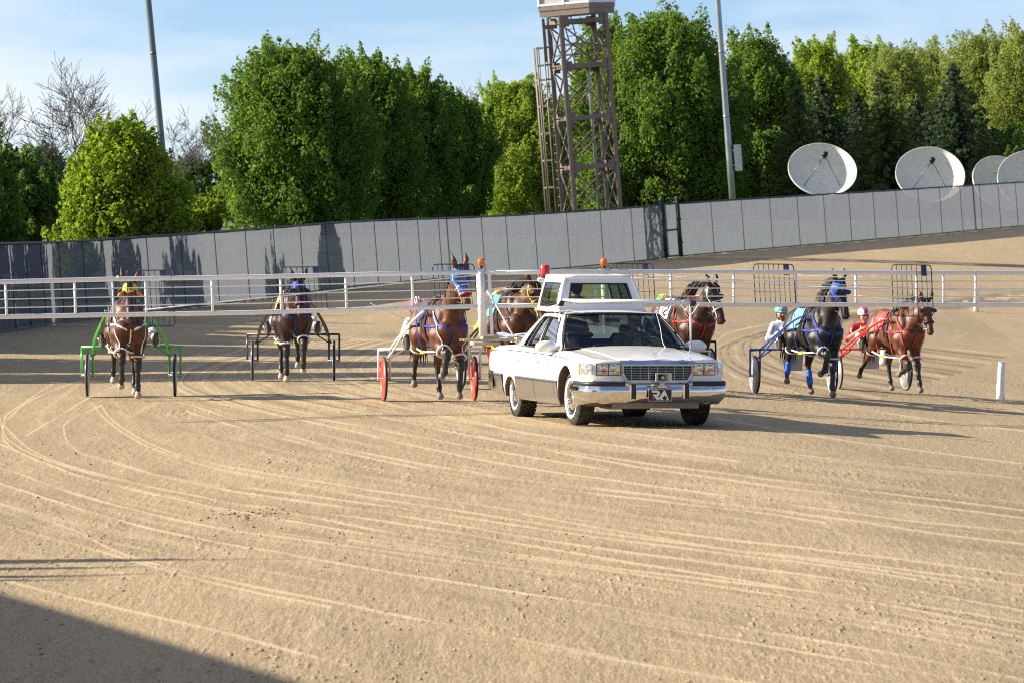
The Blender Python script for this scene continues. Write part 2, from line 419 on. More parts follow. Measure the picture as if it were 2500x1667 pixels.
def sand_material():
    m = mat('sand'); g = NT(m)
    o = g.n('ShaderNodeOutputMaterial'); p = g.n('ShaderNodeBsdfPrincipled', i_Roughness=.95); g.l(p.outputs[0], o.inputs[0])
    p.inputs['Specular IOR Level'].default_value = .15
    tc = g.n('ShaderNodeTexCoord')
    def noise(sc, det=4, stretch=(1, .2, 1), rough=.6):
        mp = g.n('ShaderNodeMapping'); mp.inputs['Scale'].default_value = stretch; g.l(tc.outputs['Object'], mp.inputs['Vector'])
        nz = g.n('ShaderNodeTexNoise', i_Scale=sc, i_Detail=det, i_Roughness=rough); g.l(mp.outputs[0], nz.inputs['Vector']); return nz.outputs['Fac']
    def ramp(a, lo, hi, t0=0., t1=1.):
        r = g.n('ShaderNodeMapRange'); r.inputs['From Min'].default_value = lo; r.inputs['From Max'].default_value = hi
        r.inputs['To Min'].default_value = t0; r.inputs['To Max'].default_value = t1; g.l(a, r.inputs['Value']); return r.outputs[0]
    def mix(f, a, b):
        x = g.n('ShaderNodeMix', data_type='RGBA'); g.l(f, x.inputs['Factor'])
        for i, v in ((6, a), (7, b)):
            if isinstance(v, tuple): x.inputs[i].default_value = rgba(v)
            else: g.l(v, x.inputs[i])
        return x.outputs[2]
    base = mix(ramp(noise(.5, 5, (1, .12, 1)), .35, .65), (.355, .279, .172), (.425, .333, .207))
    grain = noise(95, 4, (1, .10, 1), .8)
    c = mix(ramp(grain, .36, .56, .72, 0), base, (.17, .125, .078)); c = mix(ramp(grain, .54, .70, 0, .6), c, (.62, .50, .34))
    c = mix(ramp(noise(34, 5, (1, .10, 1), .8), .60, .68, 0, .85), c, (.10, .07, .045))
    c = mix(ramp(noise(20, 3, (1, .15, 1), .6), .62, .7, 0, .5), c, (.52, .43, .30))
    c = mix(ramp(noise(5.5, 6, (1, .10, 1), .75), .54, .70, 0, .42), c, (.20, .148, .09)); c = mix(ramp(noise(3.1, 5, (1, .07, 1), .7), .56, .72, 0, .4), c, (.56, .45, .30))
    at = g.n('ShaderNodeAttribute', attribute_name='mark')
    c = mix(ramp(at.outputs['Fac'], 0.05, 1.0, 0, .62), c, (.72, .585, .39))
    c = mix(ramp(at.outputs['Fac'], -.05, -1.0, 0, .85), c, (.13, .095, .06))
    g.l(c, p.inputs['Base Color'])
    b = g.n('ShaderNodeBump', i_Strength=.45, i_Distance=.012); g.l(grain, b.inputs['Height']); g.l(b.outputs[0], p.inputs['Normal'])
    return m
M_SAND = sand_material(); M_DIRT = simple('sandy_ground', (.38, .295, .19), .95, var=.15, vscale=.4)
M_GRASS = simple('field_grass', (.075, .115, .028), .9, var=.45, vscale=.9, dirt=(.15, .15, .06), dirt_amt=.5)

def build_ground():
    xs = np.concatenate([np.linspace(-900, -60, 12), np.linspace(-55, 90, 80), np.linspace(100, 900, 14)])
    ys = np.concatenate([np.array([-60, 0, 20, 40, 60, 80]), np.linspace(86, 330, 120), np.linspace(340, 2600, 24)])
    X, Y = np.meshgrid(xs, ys); Z = height(X, Y); d, zf, s_ = fence_dist(X, Y)
    Z = Z - .06 - .7*np.clip((s_ > 0)*np.clip(d/4, 0, 1), 0, 1)*(Y < 330)
    n, m = X.shape; idx = np.arange(n*m).reshape(n, m)
    q = np.stack([idx[:-1, :-1], idx[:-1, 1:], idx[1:, 1:], idx[1:, :-1]], -1).reshape(-1, 4)
    o = link('ground', np_mesh('ground', np.stack([X, Y, Z], -1).reshape(-1, 3), q, [M_GRASS, M_DIRT], ((s_ > 0) | (Y < 100)).ravel()[q[:, 0]].astype(int), smooth=True)); tag(o, kind='structure')

def build_clods():
    rs = np.random.RandomState(8); V = []; Fc = []
    base = np.array([(1,0,0),(-1,0,0),(0,1,0),(0,-1,0),(0,0,1),(0,0,-1)], dtype=float); bf = np.array([(0,2,4),(2,1,4),(1,3,4),(3,0,4),(2,0,5),(1,2,5),(3,1,5),(0,3,5)])
    N = 3600
    py = 700 + (1680-700)*rs.rand(N)**.8; px = rs.rand(N)*2560-30
    D = F*H/(py-480); X = (px-1250)/F*D
    cl = Noise(12)(X*.9, D*.12); k = cl > .45; X, D = X[k], D[k]
    pile = [gpt(590*S, 1182*S)]; 
    ex = pile[0][0]+rs.randn(130)*.17; ey = pile[0][1]+rs.randn(130)*.6; X = np.concatenate([X, ex]); D = np.concatenate([D, ey])
    Z = height(X, D); r = .004+.011*rs.rand(len(X))**3
    r[-130:] *= 1.15
    for i in range(len(X)):
        jit = base*(.6+.8*rs.rand(6, 1)); V.append(jit*np.array([r[i]*(1.+rs.rand()), r[i]*(1+2*rs.rand()), r[i]*.8])+np.array([X[i], D[i], Z[i]+.004])); Fc.append(bf+6*i)
    mi = np.zeros(len(X)*8, dtype=int); mi[-130*8:] = 1
    M_CL = simple('clod', (.36, .28, .18), .95, var=.4, vscale=3); M_DU = simple('dung', (.14, .09, .035), .95, var=.4, vscale=6)
    o = link('clods', np_mesh('clods', np.concatenate(V), np.concatenate(Fc), [M_CL, M_DU], mi)); tag(o, 'small sand clods and droppings scattered over the sandy track', 'clods', kind='stuff')

# ================================================================ FENCE
LEAN = R(-4.3)      # the track is banked: upright things lean to the left against it
def leaned(h): return (h*math.sin(LEAN), h*math.cos(LEAN))
def screen_material():
    m = mat('windscreen'); g = NT(m)
    o = g.n('ShaderNodeOutputMaterial'); tc = g.n('ShaderNodeTexCoord')
    df = g.n('ShaderNodeBsdfDiffuse'); tl = g.n('ShaderNodeBsdfTranslucent'); tr = g.n('ShaderNodeBsdfTransparent')
    uv = g.n('ShaderNodeUVMap'); sx = g.n('ShaderNodeSeparateXYZ'); g.l(uv.outputs[0], sx.inputs[0])
    def mth(op, a, b=None, c=None):
        x = g.n('ShaderNodeMath', operation=op)
        for i, v in enumerate((a, b, c)):
            if v is None: continue
            if isinstance(v, (int, float)): x.inputs[i].default_value = v
            else: g.l(v, x.inputs[i])
        return x.outputs[0]
    a = mth('ADD', sx.outputs['X'], sx.outputs['Y']); b = mth('SUBTRACT', sx.outputs['X'], sx.outputs['Y'])
    k = 62.0
    wa = mth('GREATER_THAN', mth('ABSOLUTE', mth('SINE', mth('MULTIPLY', a, k))), .93); wb = mth('GREATER_THAN', mth('ABSOLUTE', mth('SINE', mth('MULTIPLY', b, k))), .93)
    wire = mth('MAXIMUM', wa, wb)
    nz = g.n('ShaderNodeTexNoise', i_Scale=2.2, i_Detail=6.0); mp = g.n('ShaderNodeMapping'); mp.inputs['Scale'].default_value = (3.0, .5, .5)
    g.l(uv.outputs[0], mp.inputs['Vector']); g.l(mp.outputs[0], nz.inputs['Vector'])
    mr = g.n('ShaderNodeMapRange'); mr.inputs['From Min'].default_value = .35; mr.inputs['From Max'].default_value = .65; g.l(nz.outputs['Fac'], mr.inputs['Value'])
    mc = g.n('ShaderNodeMix', data_type='RGBA'); g.l(mr.outputs[0], mc.inputs['Factor']); mc.inputs[6].default_value = (.20, .222, .28, 1); mc.inputs[7].default_value = (.228, .25, .308, 1)
    mw = g.n('ShaderNodeMix', data_type='RGBA'); g.l(wire, mw.inputs['Factor']); g.l(mc.outputs[2], mw.inputs[6]); mw.inputs[7].default_value = (.10, .11, .125, 1)
    g.l(mw.outputs[2], df.inputs['Color']); g.l(mw.outputs[2], tl.inputs['Color'])
    m1 = g.n('ShaderNodeMixShader'); m1.inputs[0].default_value = .5; g.l(df.outputs[0], m1.inputs[1]); g.l(tl.outputs[0], m1.inputs[2])
    m2 = g.n('ShaderNodeMixShader'); m2.inputs[0].default_value = .09; g.l(m1.outputs[0], m2.inputs[1]); g.l(tr.outputs[0], m2.inputs[2]); g.l(m2.outputs[0], o.inputs[0])
    return m
M_SCREEN = screen_material()
M_FPOST = simple('fence_post', (.10, .11, .12), .6, .3)
M_BLK = simple('black_metal', (.018, .018, .02), .45, .5)
M_GREENBLK = simple('green_black_post', (.012, .03, .022), .5, .3)

def build_fence():
    P = catmull(FT, 40); seg = np.r_[0, np.cumsum(np.hypot(np.diff(P[:, 0]), np.diff(P[:, 1])))]
    def at(s_): return np.array([np.interp(s_, seg, P[:, i]) for i in range(3)])
    fh = 1.83; total = seg[-1]
    # find gate position: pixels 1622..1665
    pxs = 1250+P[:, 0]/P[:, 1]*F; g0 = np.interp(1622, pxs, seg); g1 = np.interp(1666, pxs, seg)
    root = empty('fence', tuple(P[0]), label='long chain link fence with grey windscreen fabric curving round the outside of the track', cat='fence')
    o0 = Vector(P[0])
    def up(p, h): l = leaned(h); return Vector((p[0]+l[0], p[1], p[2]+l[1])) - o0
    stops = []; k = 0; s_ = 0
    a = g0
    while a > 0: stops.append(a); a -= 3.05
    stops.append(0); stops = stops[::-1]; n0 = len(stops); b = g1
    right = []
    while b < total: right.append(b); b += 3.05
    spans = list(zip(stops[:-1], stops[1:])) + list(zip(right[:-1], right[1:]))
    rs = random.Random(4)
    def panel(sa, sb, name='screen_panel', parent=root, off=o0, mats=None, top=fh-.02, sag=.02):
        m_ = max(2, int((sb-sa)/.5)+1); V = []; uv = []
        for i in range(m_):
            q = sa+(sb-sa)*i/(m_-1); p = at(q); t = i/(m_-1); bow = .015*math.sin(math.pi*t)
            for j in range(4):
                h = .03+(top-.03)*j/3; hh = h - (sag*math.sin(math.pi*t) if j == 3 else 0)
                w = up(p, hh) + o0 - off; V.append((w.x+bow, w.y, w.z)); uv.append((q, h))
        mb = MB(); fs = [(i*4+j, (i+1)*4+j, (i+1)*4+j+1, i*4+j+1) for i in range(m_-1) for j in range(3)]
        mb.add(V, fs, 0, True); me = mb.mesh(name, mats or [M_SCREEN]); u = me.uv_layers.new(name='UVMap')
        for li, l in enumerate(me.loops): u.data[li].uv = uv[l.vertex_index]
        return link(name, me, parent)
    for (sa, sb) in spans: panel(sa, sb)
    for s_ in stops + right:
        p = at(s_); mb = MB(); mb.tube([up(p, 0)+Vector((.02,-.03,0)), up(p, fh)+Vector((.02,-.03,0))], .014, 6); mb.build('post', M_FPOST, root)
    for (sa, sb) in ((0, g0), (g1, total)):
        mb = MB(); pts = [up(at(q), fh) for q in np.linspace(sa, sb, 60)]; mb.tube(pts, .03, 6); mb.build('top_rail', M_BLK, root)
    for (sa, sb) in ((0, g0), (g1, total)):
        mb = MB(); pts = [up(at(q), .03)+Vector((.05,-.05,0)) for q in np.linspace(sa, sb, 60)]; mb.tube(pts, .022, 5); mb.build('bottom_wire', M_FPOST, root)
    # the gate
    pg = at(g0); gr = empty('gate', tuple(pg), label='narrow gate between two dark green posts in the grey fence', cat='gate'); og = Vector(pg)
    def upg(p, h): return up(p, h)+o0-og
    for q in (g0+.12, g1-.12):
        mb = MB(); mb.tube([upg(at(q), 0), upg(at(q), 2.0)], .075, 10); mb.ball(upg(at(q), 2.0), .085, 10, 5); 
        for hz in (.5, 1.3): mb.box(upg(at(q), hz)+Vector((0,-.03,0)), (.2,.12,.07))
        mb.build('gate_post', M_GREENBLK, gr)
    panel(g0+.35, g1-.35, 'gate_panel', gr, og, None, 1.82)
    mb = MB(); a1, a2 = at(g0+.3), at(g1-.3)
    for (p, q) in ((upg(a1, .06), upg(a1, 1.85)), (upg(a2, .06), upg(a2, 1.85)), (upg(a1, .06), upg(a2, .06)), (upg(a1, 1.85), upg(a2, 1.85)), (upg(a1, .95), upg(a2, .95))): mb.tube([p, q], .03, 6)
    mb.build('gate_frame', M_GREENBLK, gr)

# ================================================================ LIGHT POLES, TOWER, DISHES
M_POLE = simple('galvanised', (.30, .33, .36), .38, .75, var=.15, vscale=2)
M_POLED = simple('dark_galvanised', (.13, .16, .18), .4, .6, var=.15, vscale=2)
M_BOXW = simple('box_grey', (.50, .52, .53), .5, .1)
def light_pole(px0, py0, px1, py1, D, base_z, w, label, mt, boxed=False):
    a = W(px0, py0, D); b = W(px1, py1, D); d = (b-a).normalized()      # a upper, b lower point on the pole
    base = b + d*((b.z-base_z)/(-d.z)); root = empty('light_pole', base, label=label, cat='light pole', group='tall steel light poles beyond the fence')
    top = a - d*6 - base; mb = MB(); L = top.length
    mb.tube([top*t for t in (0, .2, .4, .6, .8, 1)], [w*.5*(1.12-.35*t) for t in (0, .2, .4, .6, .8, 1)], 14)
    for t in (.3, .47, .64): mb.tube([top*t, top*(t+.006)], w*.5*(1.14-.35*t), 14)
    mb.build('pole', mt, root)
    mb = MB(); mb.box((0, 0, .05), (w*1.9, w*1.9, .1), bev=.01)
    for k in range(4): mb.box((w*.75*(1 if k % 2 else -1), w*.75*(1 if k > 1 else -1), .14), (.04, .04, .1))
    mb.build('base_plate', mt, root)
    mb = MB(); mb.bar(top+Vector((-.9,0,0)), top+Vector((.9,0,0)), .08)
    mb.build('crossarm', mt, root)
    for k in range(4):
        mb = MB(); mb.box(top+Vector((-.75+.5*k, -.15, .12)), (.34, .4, .26), bev=.05); mb.build('floodlight', M_BOXW, root)
    if boxed:
        p1 = W(1802, 386, D)-base; mb = MB(); Mx = Matrix.Rotation(LEAN, 3, 'Y'); mb.box(p1, (.29, .28, 1.07), M=Mx, bev=.015)
        mb.box(p1+Vector((0,-.145,0)), (.25, .01, 1.0), M=Mx); mb.box(p1+Vector((-.2,0,.3)), (.14,.05,.05)); mb.box(p1+Vector((-.2,0,-.3)), (.14,.05,.05)); mb.build('cabinet', M_BOXW, root)

M_TOWER = simple('tower_brown', (.165, .138, .122), .6, .2, var=.16, vscale=3, dirt=(.28, .20, .15), dirt_amt=.3)
M_CAB = simple('cabin_panel', (.42, .42, .43), .4, .2); M_CABT = simple('cabin_trim', (.62, .66, .70), .4, .3)
def build_tower():
    D = 193.0; s = F/D
    b = W(1462, 512, D); z0 = ground_z(b.x, 200) ; base = Vector((b.x-.13, D+.0, z0))
    root = empty('observation_tower', base, (0, LEAN, 0), label='brown steel lattice tower with caged ladder and boxed cabin on top', cat='tower')
    # local frame: z up along the lean; rotate the plan by 14.5 degrees
    th = R(14.5); Wd = 1.63
    def q(u, v, z):   # u right, v back
        return Vector((u*math.cos(th)-v*math.sin(th), u*math.sin(th)+v*math.cos(th), z))
    hw = Wd/2; lv = [0.0, 1.35, 3.06, 4.76, 6.53, 8.08]
    cs = [(-hw,-hw), (hw,-hw), (hw,hw), (-hw,hw)]
    for (u, v) in cs:
        mb = MB()
        for a_, bdir in (((.10,.016),0), ((.016,.10),1)):
            pass
        # H section leg
        c0 = q(u, v, 0); c1 = q(u, v, 8.3); ux = (q(1,0,0)-q(0,0,0)); vx = q(0,1,0)-q(0,0,0)
        mb.bar(c0-vx*.06, c1-vx*.06, .135, .022, up=tuple(vx)); mb.bar(c0+vx*.06, c1+vx*.06, .135, .022, up=tuple(vx)); mb.bar(c0, c1, .022, .12, up=tuple(vx))
        mb.box(c0+Vector((0,0,.02)), (.35,.35,.04)); mb.build('leg', M_TOWER, root)
    for i in range(4):
        (u0, v0), (u1, v1) = cs[i], cs[(i+1) % 4]
        for z in lv[1:]:
            mb = MB(); a_, b_ = q(u0, v0, z), q(u1, v1, z); mb.bar(a_, b_, .05, .15 if z > 1 else .1)
            for e, f in ((a_, b_), (b_, a_)):
                d = (f-e).normalized(); mb.box(e+d*.16, (.24, .03, .36), M=Matrix.Rotation(th+(math.pi/2 if i % 2 else 0), 3, 'Z'))
            mb.build('crossbeam', M_TOWER, root)
        for z, z2 in zip(lv[:-1], lv[1:]):
            mb = MB(); mb.bar(q(u0, v0, z+.12), q(u1, v1, z2-.12), .05, .05); mb.bar(q(u1*.985, v1*.985, z+.12), q(u0*.985, v0*.985, z2-.12), .05, .05)
            mb.build('cross_brace', M_TOWER, root)
    # guard rails inside the upper stage
    mb = MB()
    for z in (6.95, 7.3):
        for i in range(4): mb.bar(q(cs[i][0]*.96, cs[i][1]*.96, z), q(cs[(i+1) % 4][0]*.96, cs[(i+1) % 4][1]*.96, z), .03)
    mb.build('guard_rail', M_TOWER, root)
    mb = MB(); mb.box(q(0, 0, 6.60), (Wd, Wd, .04), M=Matrix.Rotation(th, 3, 'Z')); mb.build('platform', M_TOWER, root)
    mb = MB(); l0, l1 = q(-.1, -.2, 6.62), q(-.45, -.2, 8.3)
    for e in (-.15, .15): mb.bar(l0+q(e, 0, 0), l1+q(e, 0, 0), .035)
    for k in range(1, 7): mb.bar(l0.lerp(l1, k/7)+q(-.15, 0, 0), l0.lerp(l1, k/7)+q(.15, 0, 0), .025)
    mb.build('inner_ladder', M_TOWER, root)
    mb = MB(); mb.tube([q(.35,.3,0), q(.35,.3,6.3), q(.38,.3,6.5), q(.5,.3,6.55)], .055, 8); mb.build('conduit', M_POLE, root)
    # outer ladder and its safety cage on the left
    lx = -hw-.28
    mb = MB()
    for vv in (-.05, .35): mb.bar(q(lx, vv, 0), q(lx, vv, 8.1), .06, .03)
    for k in range(27): mb.bar(q(lx, -.05, .3+k*.3), q(lx, .35, .3+k*.3), .025)
    for z in (3.06, 4.76, 6.53, 8.0): mb.bar(q(lx, .15, z), q(-hw, .15, z), .05)
    mb.build('ladder', M_TOWER, root)
    mb = MB(); hoops = [2.44, 3.37, 4.3, 5.24, 6.15, 6.65, 7.25]
    arc = [(lx-.02, -.2), (lx-.25, -.22), (lx-.47, -.05), (lx-.5, .15), (lx-.47, .35), (lx-.25, .52), (lx-.02, .5)]
    for z in hoops:
        P = [q(u, v, z) for u, v in arc]
        for a_, b_ in zip(P[:-1], P[1:]): mb.bar(a_, b_, .02, .06)
    for u, v in arc[1:-1]: mb.tube([q(u, v, .9), q(u, v, 7.28)], .026, 5)
    mb.build('ladder_cage', M_TOWER, root)
    mb = MB(); mb.bar(q(-hw-.45,0,7.95), q(-hw,0,7.95), .1, .14); mb.box(q(-hw-.42, 0, 7.5), (.1,.1,1.5)); mb.build('bracket', M_TOWER, root)
    # cabin
    root.scale = (.97, .97, .982)
    ph = R(28); c = q(-.02, -.1, 0)
    def k_(u, v, z): return Vector((c.x+u*math.cos(ph)+v*math.sin(ph)*1, c.y-u*math.sin(ph)+v*math.cos(ph), z))
    Mz = Matrix.Rotation(-ph, 3, 'Z'); w = 1.94
    mb = MB(); mb.box(k_(0,0,8.40), (w, w, .22), M=Mz); mb.box(k_(0,0,8.58), (w+.05, w+.05, .16), M=Mz); mb.build('cabin_floor', M_TOWER, root)
    mb = MB(); mb.box(k_(0,0,9.28), (w-.06, w-.06, 1.24), M=Mz); mb.build('cabin_wall', M_CAB, root)
    for (u, v) in ((-1,-1),(1,-1),(1,1),(-1,1),(0,-1),(1,0)):
        mb = MB(); mb.box(k_(u*w/2, v*w/2, 9.28), (.09,.09,1.26), M=Mz); mb.build('cabin_post', M_CABT, root)
    for z in (8.70, 9.9):
        mb = MB()
        for (u, v, a, b_) in ((0,-1,w+.08,.05),(0,1,w+.08,.05),(1,0,.05,w+.08),(-1,0,.05,w+.08)): mb.box(k_(u*(w/2+.012), v*(w/2+.012), z), (a, b_, .08), M=Mz)
        mb.build('cabin_rail', M_CABT, root)
    mb = MB(); mb.box(k_(0,0,10.04), (w+.5, w+.5, .18), M=Mz, bev=.04); mb.build('cabin_roof', M_CABT, root)

def dish_material():
    return simple('dish_white', (.68, .67, .60), .55, 0, var=.06, vscale=2, dirt=(.38, .38, .34), dirt_amt=.35)
def build_dish(px, py, wpx, hpx, D, label, az, back=False):
    M_D = M_DISH; s = F/D; r = wpx/2/s; c = W(px, py, D); gz = ground_z(c.x, D)
    root = empty('satellite_dish', (c.x, c.y, gz), label=label, cat='satellite dish', group='large white satellite dishes beyond the fence')
    el = math.acos(min(1, hpx/wpx/max(.3, math.cos(az))));
    nrm = Vector((math.sin(az)*math.cos(el), -math.cos(az)*math.cos(el), math.sin(el)))
    rot = nrm.to_track_quat('Z', 'Y').to_matrix(); rim = c-Vector((c.x, c.y, gz)); depth = r*.60
    T = Matrix.Translation(rim-rot@Vector((0,0,depth))) @ rot.to_4x4()
    mb = MB(); prof = [(r*k/16, depth*(k/16)**2) for k in range(1, 17)]
    prof = [(.001, 0)]+prof+[(r*1.0, depth+.03), (r*1.02, depth+.03), (r*1.02, depth-.03)]+[(r*k/16+.03, depth*(k/16)**2-.05) for k in range(15, 0, -1)]+[(.001, -.05)]
    mb.lathe(prof, T, 56); o = mb.build('reflector', M_D, root)
    f = T@Vector((0,0,depth+r*.62)) if not back else T@Vector((0,0,depth+.4)); mb = MB(); fd = rot@Vector((0,0,1))
    mb.tube([f-fd*.14, f+fd*.02, f+fd*.16, f+fd*.22], [.055,.12,.13,.06], 12); mb.build('feed_horn', M_BLK, root)
    for a in (90, 210, 330):
        a_ = R(a); p = T@Vector((r*.62*math.cos(a_), r*.62*math.sin(a_), depth*.385+.01)); mb = MB(); mb.tube([p, f], .018, 6); mb.build('strut', M_POLED, root)
    mb = MB(); hub = T@Vector((0,0,-.1)); mb.tube([Vector((0, hub.y*.9, 0)), Vector((0, hub.y*.9, hub.z-.2)), hub], [.14,.12,.12], 12)
    mb.box((0, hub.y*.9, .06), (.7,.7,.12)); mb.build('mount', M_POLE, root)
M_DISH = dish_material()

# ================================================================ TREES
def leaf_material(name, col, trans, var=.35):
    m = mat(name); g = NT(m); o = g.n('ShaderNodeOutputMaterial')
    ge = g.n('ShaderNodeNewGeometry'); hs = g.n('ShaderNodeMix', data_type='RGBA')
    g.l(ge.outputs['Random Per Island'], hs.inputs['Factor'])
    hs.inputs[6].default_value = rgba([c*(1-var) for c in col]); hs.inputs[7].default_value = rgba([min(1, c*(1+var)) for c in (col[0]*1.15, col[1], col[2]*.85)])
    df = g.n('ShaderNodeBsdfPrincipled', i_Roughness=.55); df.inputs['Specular IOR Level'].default_value = .3
    g.l(hs.outputs[2], df.inputs['Base Color'])
    tl = g.n('ShaderNodeBsdfTranslucent'); mm = g.n('ShaderNodeMix', data_type='RGBA', blend_type='MULTIPLY'); mm.inputs['Factor'].default_value = 1
    g.l(hs.outputs[2], mm.inputs[6]); mm.inputs[7].default_value = rgba(trans); g.l(mm.outputs[2], tl.inputs['Color'])
    ms = g.n('ShaderNodeMixShader'); ms.inputs[0].default_value = .5; g.l(df.outputs[0], ms.inputs[1]); g.l(tl.outputs[0], ms.inputs[2]); g.l(ms.outputs[0], o.inputs[0])
    return m
L_MAPLE = leaf_material('maple_leaf', (.095, .175, .028), (1.7, 1.75, .8))
L_LIGHT = leaf_material('light_leaf', (.19, .29, .04), (1.6, 1.6, .8))
L_YELLOW = leaf_material('yellow_leaf', (.175, .275, .025), (1.5, 1.5, .7))
L_DARK = leaf_material('dark_leaf', (.085, .155, .03), (1.6, 1.7, .8))
L_OLIVE = leaf_material('olive_leaf', (.20, .27, .075), (1.4, 1.4, .8))
L_SPRUCE = leaf_material('spruce_needle', (.045, .085, .048), (1.1, 1.2, .9), .4)
L_SPRUCE2 = leaf_material('spruce_needle_green', (.085, .135, .045), (1.2, 1.3, .9), .4)
M_BARK = simple('bark', (.10, .075, .055), .9, var=.3, vscale=6, bump=.6, bscale=20, stretch=(1, 1, .3))
M_TWIG = simple('bare_twig', (.075, .068, .066), .9, var=.2)

def leaf_cloud(rs, cen, axis, rad, n, size, shell=.75):
    """leaves (quads) around an ellipsoidal plume: cen, axis vec (half length), radius"""
    L = np.linalg.norm(axis); az = axis/L
    t = np.cross(az, [.3, .9, .1]); t /= np.linalg.norm(t); b = np.cross(az, t)
    d = rs.randn(n, 3); d /= np.linalg.norm(d, axis=1)[:, None]; r = shell + (1-shell)*rs.rand(n)*1.25
    h = d[:, 2]*r; taper = 1-.55*h
    P = cen + az*(h*L)[:, None] + t*(d[:, 0]*r*rad*taper)[:, None] + b*(d[:, 1]*r*rad*taper)[:, None]
    N = az*(d[:, 2]*.35+.35)[:, None] + t*d[:, :1] + b*d[:, 1:2] + rs.randn(n, 3)*.45
    N /= np.linalg.norm(N, axis=1)[:, None]
    u = np.cross(N, rs.randn(n, 3)); u /= np.linalg.norm(u, axis=1)[:, None]; v = np.cross(N, u)
    s1 = size*(.65+.7*rs.rand(n))[:, None]; s2 = s1*(.55+.35*rs.rand(n))[:, None]
    fold = N*s1*.16
    return np.stack([P-u*s1*.6, P-v*s2*.5-fold, P+u*s1*.6, P+v*s2*.5-fold], 1)
def quads_mesh(name, Q, m):
    Q = np.concatenate(Q); n = len(Q); return np_mesh(name, Q.reshape(-1, 3), np.arange(n*4).reshape(n, 4), [m])
def tree_mesh(rs, h, rx, leafmat, nplume=170, leaves=150, size=.15, up=.8, low=.06, ry=None, shape=1.0, prad=.11, plen=.17):
    """crown mesh in local space, trunk at origin, total height h"""
    ry = ry or rx; Q = []
    for i in range(nplume):
        z = low + (1-low)*rs.rand()**.95; env = (math.sin(math.pi*min(1, (z*.93+.07))**shape))**.62 if z > .3 else (.90+.10*z/.3)*(math.sin(math.pi*(.3*.93+.07)**shape))**.62*1.06
        env = max(env, .12); a = rs.rand()*2*math.pi; r = env*(1-.75*rs.rand()**2.2) * (.80+.32*rs.rand())
        c = np.array([math.cos(a)*r*rx*.84, math.sin(a)*r*ry*.84, z*h*.87])
        out_ = np.array([math.cos(a)*r, math.sin(a)*r, up+.5*z]); out_ += rs.randn(3)*.18; out_ /= np.linalg.norm(out_)
        k = h*plen*(.65+.7*rs.rand())*.62; pr = h*prad*(.6+.7*rs.rand())*.62
        c[2] = min(c[2], h*.93-k*.9)
        Q.append(leaf_cloud(rs, c, out_*k, pr, int(leaves*(.6+.8*rs.rand())), size))
    for i in range(int(nplume*.42)):      # upright tips that break the outline
        z = (.45+.5*rs.rand()) if i % 3 else (low+.4*rs.rand()); e = math.sin(math.pi*min(1, (z*.93+.07)**shape))**.62; a = rs.rand()*2*math.pi; r = e*(.80+.34*rs.rand())
        k = h*plen*(.5+.55*rs.rand())*.62; c = np.array([math.cos(a)*r*rx*.92, math.sin(a)*r*ry*.92, z*h*.95+k*.5]); c[2] = min(c[2], h-k*.8)
        o_ = np.array([math.cos(a)*.28, math.sin(a)*.28, 1.])+rs.randn(3)*.10; Q.append(leaf_cloud(rs, c, o_/np.linalg.norm(o_)*k, h*prad*.36*(.7+.5*rs.rand()), int(leaves*.5), size*.95))
    n = int(nplume*leaves*.18)          # loose filling leaves
    z = low+(.92-low)*rs.rand(n); a = rs.rand(n)*2*math.pi; e = np.sin(np.pi*np.clip(z*.93+.07, 0, 1))**.62; r = e*np.sqrt(rs.rand(n))*.9
    P = np.stack([np.cos(a)*r*rx, np.sin(a)*r*ry, z*h*.95], 1); N = rs.randn(n, 3); u = np.cross(N, rs.randn(n, 3)); u /= np.linalg.norm(u, axis=1)[:, None]; v = np.cross(N/np.linalg.norm(N, axis=1)[:, None], u)
    Q.append(np.stack([P-u*size*.6, P-v*size*.4, P+u*size*.6, P+v*size*.4], 1))
    return quads_mesh('crown', Q, leafmat)
def trunk_mesh(rs, h, r, spread=.3, nl=9):
    mb = MB(); P = [Vector((0, 0, 0))]; 
    for i in range(1, 6): P.append(Vector(((rs.rand()-.5)*.12, (rs.rand()-.5)*.12, h*.82*i/5)))
    mb.tube(P, [r*1.25, r, r*.8, r*.6, r*.4, r*.2], 8)
    for i in range(nl):
        z = h*(.14+.55*i/nl); a = rs.rand()*6.28; L = h*spread*(1-.4*i/nl)
        d = Vector((math.cos(a), math.sin(a), .75)); p0 = Vector((0, 0, z)); mb.tube([p0, p0+d*L*.5, p0+d*L*.85+Vector((0, 0, L*.35))], [r*.42, r*.28, r*.1], 5)
    return mb.mesh('trunk', M_BARK)
TREE_PROTO = {}
def place_tree(name, px, ytop, D, wpx, leafmat, label, group, seed=0, size=.15, key=None, np_=170, lv=150, low=.06, shape=1.0, cat='tree', prad=.11, plen=.17, up=.8, zb=None, ry=None):
    s = F/D; c = W(px, ytop, D); z = ground_z(c.x, D) if zb is None else zb; h = c.z-z; rx = wpx/2/s
    base = Vector((c.x + h*math.sin(-LEAN)*1.0, D, z-.05))
    k = key or (name, px)
    if k not in TREE_PROTO:
        rs = np.random.RandomState(seed+17)
        TREE_PROTO[k] = (tree_mesh(rs, h, rx, leafmat, np_, int(lv*1.5), size*.8, up, low, ry, shape, prad, plen), trunk_mesh(rs, h, max(.08, h*.017)), h, rx)
    cm, tm, h0, rx0 = TREE_PROTO[k]
    root = empty(name, base, (0, LEAN, 0), label=label, cat=cat, group=group)
    root.scale = (rx/rx0, rx/rx0, h/h0)
    if seed % 2 and k == key: root.rotation_euler = (0, LEAN, seed*1.3)
    link('crown', cm, root); link('trunk', tm, root)
    return root
